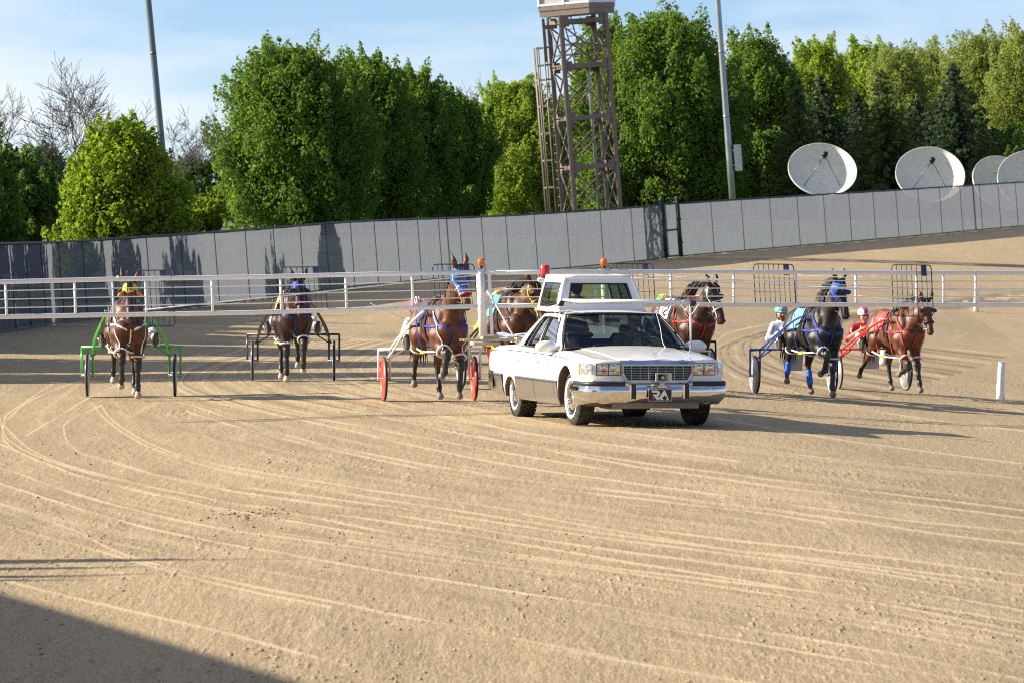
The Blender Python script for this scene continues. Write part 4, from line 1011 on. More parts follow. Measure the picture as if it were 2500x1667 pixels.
def build_horse(sp_):
    X, Y = sp_['pos']; th = sp_['yaw']; sc_h = sp_.get('scale', 1.0)
    z = ground_z(X, Y)+.01
    root = empty('horse', (X, Y, z+sp_.get('dz', 0)), (sp_.get('tilt', 0), 0, th-math.pi/2), label=sp_['label'], cat='horse', group='harness racing horses running behind the gate', scale=sc_h)
    fr, fl, hr, hl = FORE[sp_['fr']], FORE[sp_['fl']], HIND[sp_['hr']], HIND[sp_['hl']]
    P, J, pt, (h, lf, up) = horse_prims(sp_, fr, fl, hr, hl, sp_['poll'], sp_['hdir'])
    mats = [coat_m(sp_['coat']), M_LEGB, M_HOOF, M_EYE, M_HOOFW]
    link('body', sdf_mesh('body', P, .0165, mats, ripple=.0035), root)
    poll = np.array(sp_['poll'])
    # hood / blinkers
    if sp_.get('hood'):
        hm = sp_['hood']; Rm = np.stack([h, lf, up], 1)
        hp = [ell(pt(.08,0,-.02), (.145,.112,.128), k=.05, rot=Rm), cap(pt(.08,0,.0), pt(sp_.get('hoodlen', .30),0,-.01), .105, .075, k=.03), cap(pt(.10,0,-.09), pt(.22,0,-.07), .095, .07, k=.04, sq=(lf, .8))]
        cut = lambda g: np.minimum(.034-np.linalg.norm(g-pt(.155,-.105,.03), axis=-1), 0)*0 + np.maximum(.036-np.linalg.norm(g-pt(.155,-.105,.03), axis=-1), .036-np.linalg.norm(g-pt(.155,.10,.03), axis=-1))
        link('hood', sdf_mesh('hood', hp, .013, [hm], cut=cut), root)
    if sp_.get('blink', True):
        for s in (-1, 1):
            mb = MB(); c = Vector(pt(.17, s*.115, .03)); M_ = Matrix(np.stack([h, lf*s, up], 1).tolist()).to_4x4()
            T = Matrix.Translation(c) @ M_ @ Matrix.Rotation(math.pi/2, 4, 'Y') @ Matrix.Rotation(.5, 4, 'X')
            mb.lathe([(.001,.012),(.04,.008),(.062,-.02),(.058,-.02),(.038,.002),(.001,.004)], T, 12); mb.build('blinker', sp_.get('blinkm', M_BLACK), root)
    # bridle
    bm_ = sp_.get('bridle', M_BLACK); mb = MB()
    Pf = P
    def ring(f, r0, w=.02):
        pts = [pt(f, math.cos(a)*r0, math.sin(a)*r0-.02) for a in np.linspace(0, 2*math.pi, 15)]; q, nn = snap(Pf, pts, .006); mb.strap(q, nn, w)
    ring(.34, .08); ring(.24, .1, .016)
    for s in (-1, 1):
        q, nn = snap(Pf, line(pt(.0, s*.08, .03), pt(.15, s*.10, -.05), pt(.34, s*.08, -.03), pt(.46, s*.06, -.05)), .006); mb.strap(q, nn, .02)
    mb.build('bridle', bm_, root)
    for s in (-1, 1):
        mb = MB(); c = Vector(pt(.46, s*.066, -.055)); mb.lathe([(.02,-.004),(.028,0),(.02,.004),(.02,-.004)], Matrix.Translation(c) @ Vector(lf).to_track_quat('Z', 'Y').to_matrix().to_4x4(), 10); mb.build('bit_ring', M_STEEL, root)
    if sp_.get('noseband'):
        mb = MB(); pts = [pt(.36, math.cos(a)*.075, math.sin(a)*.075-.02) for a in np.linspace(0, 2*math.pi, 15)]; q, _ = snap(Pf, pts, .018); mb.tube(q, .015, 8); mb.build('shadow_roll', sp_['noseband'], root)
    # check rein over the crest, reins to the saddle
    mb = MB(); q, nn = snap(Pf, line(pt(.02,0,.12), pt(-.08,0,0), (poll*.5+np.array((.15,0,.78))), (.30,0,1.50), (.10,0,1.49)), .012); mb.strap(q, nn, .018); mb.build('check_rein', bm_, root)
    # breast collar, harness saddle, girth
    cm_ = sp_['strap']
    mb = MB()
    for s in (-1, 1):
        q, nn = snap(Pf, line((.12, s*.28, 1.12), (.45, s*.28, 1.12), (.66, s*.22, 1.14), (.86, s*.03, 1.04)), .008); mb.strap(q, nn, .030, .010)
        q, nn = snap(Pf, line((.36, 0, 1.52), (.42, s*.20, 1.42), (.60, s*.22, 1.22), (.66, s*.20, 1.14)), .008); mb.strap(q, nn, .020, .008)
    q, nn = snap(Pf, line((.86, 0, 1.04), (.80, 0, .90), (.60, 0, .80), (.35, 0, .80)), .008); mb.strap(q, nn, .022, .008)
    mb.build('breast_collar', cm_, root)
    mb = MB(); pts = [(.10, math.sin(a)*.30, 1.12+math.cos(a)*.34) for a in np.linspace(0, 2*math.pi, 25)]; q, nn = snap(Pf, pts, .008); mb.strap(q, nn, .06, .014)
    pts = [(.02, math.sin(a)*.30, 1.12+math.cos(a)*.34) for a in np.linspace(-1.9, 1.9, 15)]; q, nn = snap(Pf, pts, .02); mb.strap(q, nn, .03, .01)
    mb.box((.10,0,1.50), (.12,.22,.06), bev=.02); mb.tube([(.10,-.05,1.52),(.10,-.05,1.58)], .012, 6); mb.tube([(.10,.05,1.52),(.10,.05,1.58)], .012, 6)
    mb.build('harness_saddle', M_BLACK, root)
    # saddle cloth with number
    for s in (-1, 1):
        G_ = []; 
        for i in range(7):
            row = []
            for j in range(7):
                row.append((-.06-.34*i/6, s*(.10+.20*j/6), 1.46-.30*(j/6)**1.3))
            G_.append(row)
        flat_ = [p for r in G_ for p in r]; q, nn = snap(Pf, flat_, .012); mb = MB(); mb.grid([[q[i*7+j] for j in range(7)] for i in range(7)]); mb.grid([[q[i*7+j]+nn[i*7+j]*.008 for j in range(7)] for i in range(7)])
        o = mb.build('saddle_cloth', sp_['cloth'], root)
        if sp_.get('num'):
            draw_digit(root, sp_['num'], lambda u, v: snap(Pf, [(-.10-.22*(u if s < 0 else 1-u), s*.27, 1.40-.20*(1-v))], .026)[0][0], sp_.get('numm', M_WHITE))
    # hobbles: loops round forearms and gaskins joined by side straps with hangers
    hb = sp_.get('hobble', M_WHITE); loops = {}
    for key, (kn, ft, hf) in J.items():
        fore = key[0] == 'f'; s = -1 if key[1] == 'r' else 1
        top = np.array((.44, s*.15, .88)) if fore else np.array((-.42, s*.175, .98)); c = top*.38+kn*.62; ax = (kn-top)/np.linalg.norm(kn-top)
        x = np.cross(ax, (0, 1, 0)); x /= np.linalg.norm(x); y = np.cross(ax, x); r0 = .098
        pts = [c+(x*math.cos(a)+y*math.sin(a))*r0 for a in np.linspace(0, 2*math.pi, 17)]; mb = MB(); mb.tube(pts, .0145, 8); o = mb.build('hobble_loop', hb, root); loops[key] = (c, x, y)
    for s, f, b in ((-1, 'fr', 'hr'), (1, 'fl', 'hl')):
        a = Vector(loops[f][0])+Vector((-.09, s*.04, 0)); c = Vector(loops[b][0])+Vector((.09, s*.04, 0)); m_ = (a+c)/2+Vector((0, s*.08, -.03)); mb = MB()
        mb.tube([a, m_.lerp(a, .35), m_, m_.lerp(c, .35), c], .014, 7); mb.box(m_, (.16,.03,.05), 1, bev=.01)
        for t in (.25, .75):
            q0 = a.lerp(c, t); tp = Vector((q0.x, s*.25, 1.38)); mb.strap([tp.lerp(q0, i/6)+Vector((0, s*.05*math.sin(math.pi*i/6), 0)) for i in range(7)], [Vector((0, s, 0))]*7, .022, .005, 2)
        mb.build('hobble_strap', [hb, M_YEL, cm_], root)
        # hanger in front of the forearm
        mb = MB(); f0 = Vector(loops[f][0]); q, nn = snap(Pf, line((.50, s*.22, 1.34), (.66, s*.24, 1.10), tuple(f0+Vector((.08, s*.04, .05)))), .010); mb.strap(q, nn, .022, .008); mb.build('hobble_hanger', sp_.get('hanger', hb), root)
    # boots / bandages
    for key in ('fr', 'fl'):
        kn, ft, hf = J[key]; bt = sp_.get('boot', M_BLACK)
        bp = [cap(kn+np.array((0, 0, .05)), kn-np.array((0, 0, .03)), .062, .056, k=.012), cap(kn*.62+ft*.38, ft*.85+kn*.15, .041, .040, k=.01), cap(ft, hf*.3+ft*.7, .050, .044, k=.01)]
        link('leg_boot', sdf_mesh('leg_boot', bp, .013, [bt]), root)
    if sp_.get('bandage'):
        for key in ('hr', 'hl'):
            kn, ft, hf = J[key]; link('bandage', sdf_mesh('bandage', [cap(kn*.6+ft*.4, ft*.85+kn*.15, .052, .05, k=.02), cap(ft*.85+kn*.15, ft, .05, .05, k=.02)], .013, [sp_['bandage']]), root)
    # mane strands, forelock, tail
    rnd = random.Random(sp_['seed']); mb = MB(); wind = Vector(sp_.get('wind', (-.45, -.25, .1)))
    n_ = 70
    for i in range(n_):
        t = i/n_; a = Vector(poll).lerp(Vector((.34, 0, 1.47)), t)+Vector((-.07*math.sin(math.pi*min(1, t*1.2))-.03, 0, .06*math.sin(math.pi*t)+.02)); a += Vector((0, rnd.uniform(-.02, .02), 0))
        L = rnd.uniform(.10, .21); d = (wind+Vector((rnd.uniform(-.25,.25), rnd.uniform(-.25,.25), rnd.uniform(-.3,.45)))).normalized()
        mb.tube([a, a+d*L*.4+Vector((0,0,.03)), a+d*L*.8+Vector((0,0,-.01)), a+d*L+Vector((0,0,-.06))], [.016,.014,.009,.002], 4, caps=False)
    for i in range(10):
        a = Vector(pt(-.03, rnd.uniform(-.03,.03), .1)); mb.tube([a, Vector(pt(.05, rnd.uniform(-.04,.04), .135)), Vector(pt(.14, rnd.uniform(-.05,.05), .115))], [.014,.012,.003], 4, caps=False)
    mb.build('mane', M_MANE, root, fix=False)
    mb = MB()
    for i in range(26):
        a = Vector((-.84, rnd.uniform(-.03,.03), 1.30)); e = rnd.uniform(-.08,.08)
        mb.tube([a, a+Vector((-.14, e*.5, -.06)), a+Vector((-.24+rnd.uniform(-.05,.05), e, -.35)), a+Vector((-.26+rnd.uniform(-.08,.08), e*1.6, -.72+rnd.uniform(-.1,.1)))], [.03,.03,.022,.003], 5, caps=False)
    mb.build('tail', M_MANE, root, fix=False)
    return root

DIG = {'1': [[(.4,.8),(.55,.95),(.55,.05)]], '2': [[(.2,.8),(.35,.95),(.65,.95),(.8,.75),(.75,.55),(.2,.05),(.8,.05)]], '3': [[(.2,.9),(.5,.97),(.78,.78),(.5,.53),(.8,.3),(.5,.03),(.2,.12)]],
       '4': [[(.65,.05),(.65,.95),(.2,.3),(.85,.3)]], '5': [[(.8,.95),(.25,.95),(.22,.55),(.6,.58),(.8,.3),(.55,.04),(.2,.1)]], '6': [[(.7,.95),(.3,.6),(.2,.25),(.5,.03),(.8,.25),(.55,.5),(.25,.4)]], '7': [[(.2,.95),(.8,.95),(.4,.05)]]}
def draw_digit(parent, ch, fn, m_):
    mb = MB()
    for st in DIG[ch]:
        pts = []
        for a, b in zip(st[:-1], st[1:]):
            for i in range(4): t = i/4; pts.append(fn(a[0]+(b[0]-a[0])*t, a[1]+(b[1]-a[1])*t))
        pts.append(fn(*st[-1])); mb.tube(pts, .012, 5)
    mb.build('number', m_, parent)

# ================================================================ SULKY
def build_sulky(sp_):
    X, Y = sp_['axle']; th = sp_['yaw']; z = ground_z(X, Y); tm = sp_['tube']; dm = sp_['disc']
    root = empty('sulky', (X, Y, z), (sp_.get('tilt', 0), 0, th-math.pi/2), label=sp_['slabel'], cat='sulky', group='two wheeled sulkies', scale=sp_.get('scale', 1.0))
    r = .33; tr = .67
    for s in (-1, 1):
        w = empty('wheel', (0, s*tr, r)); w.parent = root; T = Matrix.Rotation(math.pi/2, 4, 'X')
        mb = MB(); mb.lathe([(r-.03,-.012),(r-.016,-.018),(r-.004,-.012),(r,0),(r-.004,.012),(r-.016,.018),(r-.03,.012),(r-.03,-.012)], T, 40); mb.build('tyre', M_RUBBER, w)
        mb = MB(); mb.lathe([(.02,-.035),(.05,-.030),(r-.03,-.014),(r-.03,.014),(.05,.030),(.02,.035)], T, 40); mb.build('disc', dm, w)
        mb = MB(); mb.lathe([(r-.045,-.019),(r-.022,-.021),(r-.022,.021),(r-.045,.019),(r-.045,-.019)], T, 40); mb.build('rim', M_GREYD if dm is not M_REDG else M_REDG, w)
        mb = MB(); mb.tube([(0,-.085,0),(0,.085,0)], .022, 10); mb.tube([(0,-.095,0),(0,-.08,0)], .03, 6); mb.tube([(0,.08,0),(0,.095,0)], .03, 6); mb.build('hub', M_STEEL, w)
        mb = MB()
        for e in (-.085, .085):
            mb.tube([(0, s*tr+e, .76), (.02, s*tr+e, .55), (0, s*tr+e, r-.02)], .017, 8)
        mb.tube([(.0, s*tr-.09, .74), (.0, s*(tr-.25), .76)], .013, 6)
        mb.tube([(0, s*tr-s*.085, .62), (0, s*(tr-.30), .76)], .012, 6)
        mb.build('fork', tm, root)
    mb = MB(); mb.tube([(0, -tr-.09, .76), (0, tr+.09, .76)], .019, 10); mb.build('arch_bar', tm, root)
    for s in (-1, 1):
        path = smooth_path([(0, s*.57, .76), (.30, s*.55, .86), (.70, s*.47, 1.03), (1.15, s*.36, 1.22), (1.5, s*.30, 1.32), (1.72, s*.30, 1.34)], 5)
        mb = MB(); mb.tube(path, .019, 10)
        mb.tube(smooth_path([(.02, s*.62, .62), (.30, s*.56, .76), (.65, s*.485, .96), (.95, s*.40, 1.12)], 5), .014, 8)
        mb.tube([(0, s*tr-s*.085, .66), (.02, s*.62, .62)], .014, 8)
        mb.build('shaft', tm, root)
        mb = MB(); mb.box((.62, s*.40, .80), (.03,.13,.03)); mb.tube([(.60, s*.48, .95), (.62, s*.44, .80), (.62, s*.36, .80)], .012, 6); mb.build('stirrup', M_STEEL, root)
    mb = MB(); mb.tube([(0, -.14, .76), (-.22, -.11, .70), (-.30, 0, .69), (-.22, .11, .70), (0, .14, .76)], .015, 8); mb.build('seat_bracket', tm, root)
    mb = MB(); mb.box((-.20, 0, .745), (.30,.26,.06), bev=.025); mb.build('seat', M_BLACK, root)
    if sp_['name'] in (6, 7):
        mb = MB(); mb.grid([[(-.05+.02*j, y, .40+.30*j/4) for j in range(5)] for y in np.linspace(-.16, .16, 6)]); mb.grid([[(-.056+.02*j, y, .40+.30*j/4) for j in range(5)] for y in np.linspace(-.16, .16, 6)]); mb.build('mud_shield', M_SHIELD, root)
    return root
M_SHIELD = simple('pale_shield', (.55, .53, .48), .4)

# ================================================================ PEOPLE
M_SKIN = simple('skin', (.50, .27, .19), .5, var=.08); M_HAIR = simple('dark_hair', (.02, .015, .012), .6, var=.4, vscale=60); M_BEARD = simple('beard', (.16, .07, .03), .8, var=.4, vscale=60)
M_LENS = simple('dark_lens', (.01, .01, .012), .08); M_BOOT = simple('black_boot', (.02, .018, .016), .5, dirt=(.30, .24, .16), dirt_amt=.5); M_SOLE = simple('boot_sole', (.10, .085, .07), .8)
def head_prims(c, f, l, u, skin=0, hair=None, beard=None):
    """c head centre, f forward, l left, u up"""
    c = np.array(c, float); Rm = np.stack([f, l, u], 1); q = lambda a, b, d: c+f*a+l*b+u*d
    P = [ell(q(-.01,0,.015), (.098,.077,.108), m=skin, k=.02, rot=Rm), ell(q(.028,0,-.055), (.062,.056,.065), m=skin if beard is None else beard, k=.03, rot=Rm),
         cap(q(.088,0,.015), q(.108,0,-.022), .010, .015, m=skin, k=.012), cap(q(.078,-.022,-.052), q(.078,.022,-.052), .009, m=1 if beard is None else 1, k=.006), cap(q(.068,0,-.098), q(.060,0,-.10), .020, m=skin if beard is None else beard, k=.02),
         cap(q(.076,-.045,.040), q(.082,.045,.040), .012, m=skin, k=.015)]
    for s in (-1, 1):
        P += [ell(q(-.005, s*.078, -.005), (.018,.010,.03), m=skin, k=.008, rot=Rm), ell(q(.076, s*.031, .018), (.012,.014,.009), m=2, k=.003, rot=Rm), ell(q(.05, s*.042, -.02), (.035,.025,.03), m=skin, k=.02, rot=Rm)]
    if hair is not None: P += [ell(q(-.03,0,.035), (.098,.086,.108), m=hair, k=.01, rot=Rm), ell(q(-.055,0,-.03), (.06,.075,.07), m=hair, k=.01, rot=Rm)]
    return P
def build_glove(parent, wrist, d, n_, m_, side=1, curl=1.0):
    """closed hand with separate fingers: wrist point, forearm direction d, back-of-hand normal n_"""
    d = np.array(d, float); d /= np.linalg.norm(d); n_ = np.array(n_, float); n_ -= d*(n_@d); n_ /= np.linalg.norm(n_); l = np.cross(d, n_)*side; w = np.array(wrist, float)
    P = [cap(w, w+d*.03, .028, .030, k=.01, sq=(n_, .75)), cap(w+d*.035-l*.02, w+d*.085-l*.024, .020, .017, k=.02), cap(w+d*.035+l*.02, w+d*.085+l*.024, .020, .017, k=.02)]
    for i, (o, L) in enumerate(((-.033, .85), (-.011, 1.0), (.011, .95), (.033, .75))):
        a = w+d*.088+l*o; b = a+(d*.022-n_*.020)*L*1.2; c = b-(n_*.028+d*.006)*L; e = c-(d*.022)*L*curl
        P += [cap(a, b, .0105, .0098, k=.006), cap(b, c, .0098, .009, k=.003), cap(c, e, .009, .0078, k=.003)]
    t0 = w+d*.03-l*.032-n_*.006; t1 = t0+d*.03-l*.016-n_*.018; t2 = t1+d*.022+l*.014-n_*.012
    P += [cap(t0, t1, .013, .011, k=.008), cap(t1, t2, .011, .009, k=.004)]
    link('glove', sdf_mesh('glove', P, .0055, [m_]), parent)
def helmet(parent, c, f, l, u, m1, m2, r=1.0):
    c = np.array(c); Rm = np.stack([f, l, u], 1); q = lambda a, b, d: c+f*a+l*b+u*d
    P = [ell(q(-.015,0,.045), (.135*r,.112*r,.118*r), m=0, k=.01, rot=Rm)]
    cut = lambda g: -(((g-q(0,0,.028))@u)+((g-c)@f)*.10)
    link('shell', sdf_mesh('shell', P, .009, [m1], cut=cut), parent)
    P2 = [cap(q(.05,-.085,.03), q(.125,-.03,.036), .012, m=0, k=.02), cap(q(.125,-.03,.036), q(.125,.03,.036), .012, m=0, k=.02), cap(q(.125,.03,.036), q(.05,.085,.03), .012, m=0, k=.02)]
    link('peak', sdf_mesh('peak', P2, .007, [m2]), parent)
    mb = MB()
    for s in (-1, 1): mb.tube([Vector(q(.0, s*.098, .03)), Vector(q(.015, s*.088, -.04)), Vector(q(.03, s*.05, -.115)), Vector(q(.035, 0, -.125))], .007, 6)
    mb.build('chin_strap', M_BLACK, parent)
    mb = MB()
    for s in (-.35, 0, .35):
        pts = [q(-.015+math.cos(a)*.137*r, math.sin(s)*.112*r*math.sin(a)**.5 if s else 0, .045+math.sin(a)*.120*r) for a in np.linspace(.15, math.pi-.15, 12)]
        mb.tube([Vector(p) for p in pts], .010 if s else .016, 5)
    mb.build('helmet_stripe', m2, parent)
def shades(parent, c, f, l, u, m_):
    c = np.array(c); q = lambda a, b, d: c+f*a+l*b+u*d; P = []
    for s in (-1, 1): P += [cap(q(.092, s*.020, .020), q(.082, s*.050, .020), .017, .015, k=.004, sq=(f, .4)), cap(q(.078, s*.062, .026), q(.0, s*.084, .018), .005, k=.003)]
    P.append(cap(q(.095,-.02,.026), q(.095,.02,.026), .006, k=.003))
    link('sunglasses', sdf_mesh('sunglasses', P, .006, [m_]), parent)
def build_driver(sp_):
    """seated sulky driver; local frame = sulky frame (seat at x -.20)"""
    X, Y = sp_['axle']; th = sp_['yaw']; z = ground_z(X, Y); sc_ = sp_.get('scale', 1.0)
    # mats 0 skin 1 lips 2 eye 3 shirt 4 sleeve/second colour 5 trousers 6 boot 7 hair/beard 8 sole
    fy = sp_.get('face', 0.0); f = np.array((math.cos(fy), math.sin(fy), -.05)); f /= np.linalg.norm(f); l = np.cross((0, 0, 1), f); l /= np.linalg.norm(l); u = np.cross(f, l)
    hy = sp_.get('hy', 0); pel = np.array((-.22, 0, .83)); ch = np.array((-.42, hy*.5, 1.08)); nk = np.array((-.47, hy*.9, 1.22)); hd = np.array((-.43, hy, 1.345))
    P = [ell(pel, (.13,.165,.11), m=5, k=.05), cap(pel+np.array((-.02,0,.08)), ch, .135, .145, m=3, k=.05, sq=((1,0,0), .8)), cap(ch+np.array((0,-.12,.06)), ch+np.array((0,.12,.06)), .085, m=4, k=.05), cap(ch+np.array((0,-.05,-.04)), ch+np.array((0,.05,-.04)), .125, m=3, k=.04, sq=((1,0,0), .8)),
         cap(nk-np.array((0,0,.04)), hd-np.array((.02,0,.06)), .055, .050, m=0, k=.03), cap(nk-np.array((0,.05,.03)), nk+np.array((0,.05,-.03)), .05, m=3, k=.03)]
    P += head_prims(hd, f, l, u, beard=7 if sp_.get('beard') else None)
    HW = []
    for s in (-1, 1):
        kn = np.array((.22, s*.33, 1.0)); an = np.array((.56, s*.40, .86)); P += [cap(pel+np.array((.02, s*.09, -.01)), kn, .088, .062, m=5, k=.03), cap(kn, an, .060, .042, m=5, k=.02), cap(an, an+np.array((.03, 0, -.04)), .048, .048, m=6, k=.01),
              cap(an+np.array((.035, 0, -.05)), an+np.array((.10, s*.015, .10)), .044, .037, m=6, k=.02), cap(an+np.array((.065, 0, -.06)), an+np.array((.13, s*.015, .09)), .032, .028, m=8, k=.004)]
        sh = ch+np.array((.0, s*.19, .07)); raised = sp_.get('raise') == s
        el_ = np.array((-.32, s*.36, .93)) if not raised else np.array((-.26, s*.38, .93)); wr = np.array((-.06, s*.17, 1.00)) if not raised else np.array((-.10, s*.15, 1.12))
        P += [cap(sh, el_, .062, .050, m=4, k=.03), cap(el_, wr, .047, .030, m=sp_.get('forearm', 4), k=.015)]
        HW.append((wr, wr-el_, s))
    mats = [M_SKIN, M_LIP, M_EYE, sp_['shirt'], sp_.get('shirt2', sp_['shirt']), sp_.get('pants', M_PANTS), M_BOOT, M_BEARD, M_SOLE]
    root = link('person', sdf_mesh('person', P, .0115, mats), None, (X, Y, z), (sp_.get('tilt', 0), 0, th-math.pi/2)); root.scale = (sc_,)*3
    tag(root, sp_['dlabel'], 'person', 'sulky drivers in racing colours')
    hl = empty('helmet'); hl.parent = root; helmet(hl, hd, f, l, u, sp_['helm'], sp_['helm2']); shades(root, hd, f, l, u, sp_.get('lens', M_LENS))
    for wr, d, s in HW: build_glove(root, wr, d, (0, 0, 1), sp_.get('glove', M_BLACK), s)
    if sp_.get('crest', True):
        mb = MB()
        for s in (-1, 1):
            q, nn = snap(P, line((-.28, s*.05, 1.15), (-.26, s*.13, 1.15)), .006); mb.tube(q, .014, 5)
            q, nn = snap(P, line((-.28, s*.10, 1.20), (-.26, s*.10, 1.09)), .006); mb.tube(q, .010, 5)
            q, nn = snap(P, line((-.34, s*.26, 1.12), (-.32, s*.30, 1.02)), .006); mb.tube(q, .014, 5)
        mb.build('shirt_print', sp_.get('printm', M_NAVY), root)
    if sp_.get('collar'):
        mb = MB(); pts = [nk+np.array((math.cos(a)*.07, math.sin(a)*.07, -.015)) for a in np.linspace(0, 2*math.pi, 13)]; mb.tube([Vector(p) for p in pts], .018, 6); mb.build('collar', sp_['collar'], root)
    # reins from the hands to the bit
    return root
M_LIP = simple('lips', (.35, .13, .11), .5); M_PANTS = fabric('white_trousers', (.62, .62, .62)); M_CREAM = fabric('cream_cloth', (.62, .55, .42))

def build_rig(sp_):
    hx, hy = sp_['axle']; th = sp_['yaw']; d = sp_.get('hdist', 1.32)*sp_.get('scale', 1.0); off = sp_.get('hoff', 0)
    hv = (math.sin(th), -math.cos(th)); lv = (math.cos(th), math.sin(th))
    hs = dict(sp_); hs['pos'] = (hx+hv[0]*d+lv[0]*off, hy+hv[1]*d+lv[1]*off); hs['yaw'] = th+sp_.get('hyaw', 0)
    hr = build_horse(hs); sr = build_sulky(sp_); dr = build_driver(sp_)
    # long reins: driver's hands -> saddle terrets -> bit
    sr_m = Matrix.LocRotScale(sr.location, sr.rotation_euler, sr.scale); hr_m = Matrix.LocRotScale(hr.location, hr.rotation_euler, hr.scale)
    poll = np.array(sp_['poll']); h = np.array(sp_['hdir'], float); h /= np.linalg.norm(h)
    for s in (-1, 1):
        a = sr_m @ Vector((.02, s*.13, 1.02 if sp_.get('raise') != s else 1.14)); b = hr_m @ Vector((.10, s*.06, 1.57)); c = hr_m @ Vector(poll+h*.46+np.array((0, s*.07, -.06)))
        inv = hr_m.inverted(); mb = MB(); m1 = a.lerp(b, .5)-Vector((0, 0, .03)); m2 = b.lerp(c, .5)-Vector((0, 0, .02)); mb.tube([inv@a, inv@m1, inv@b, inv@m2, inv@c], .007, 5); mb.build('rein', sp_.get('rein', M_BROWNL), hr)
    return hr, sr, dr

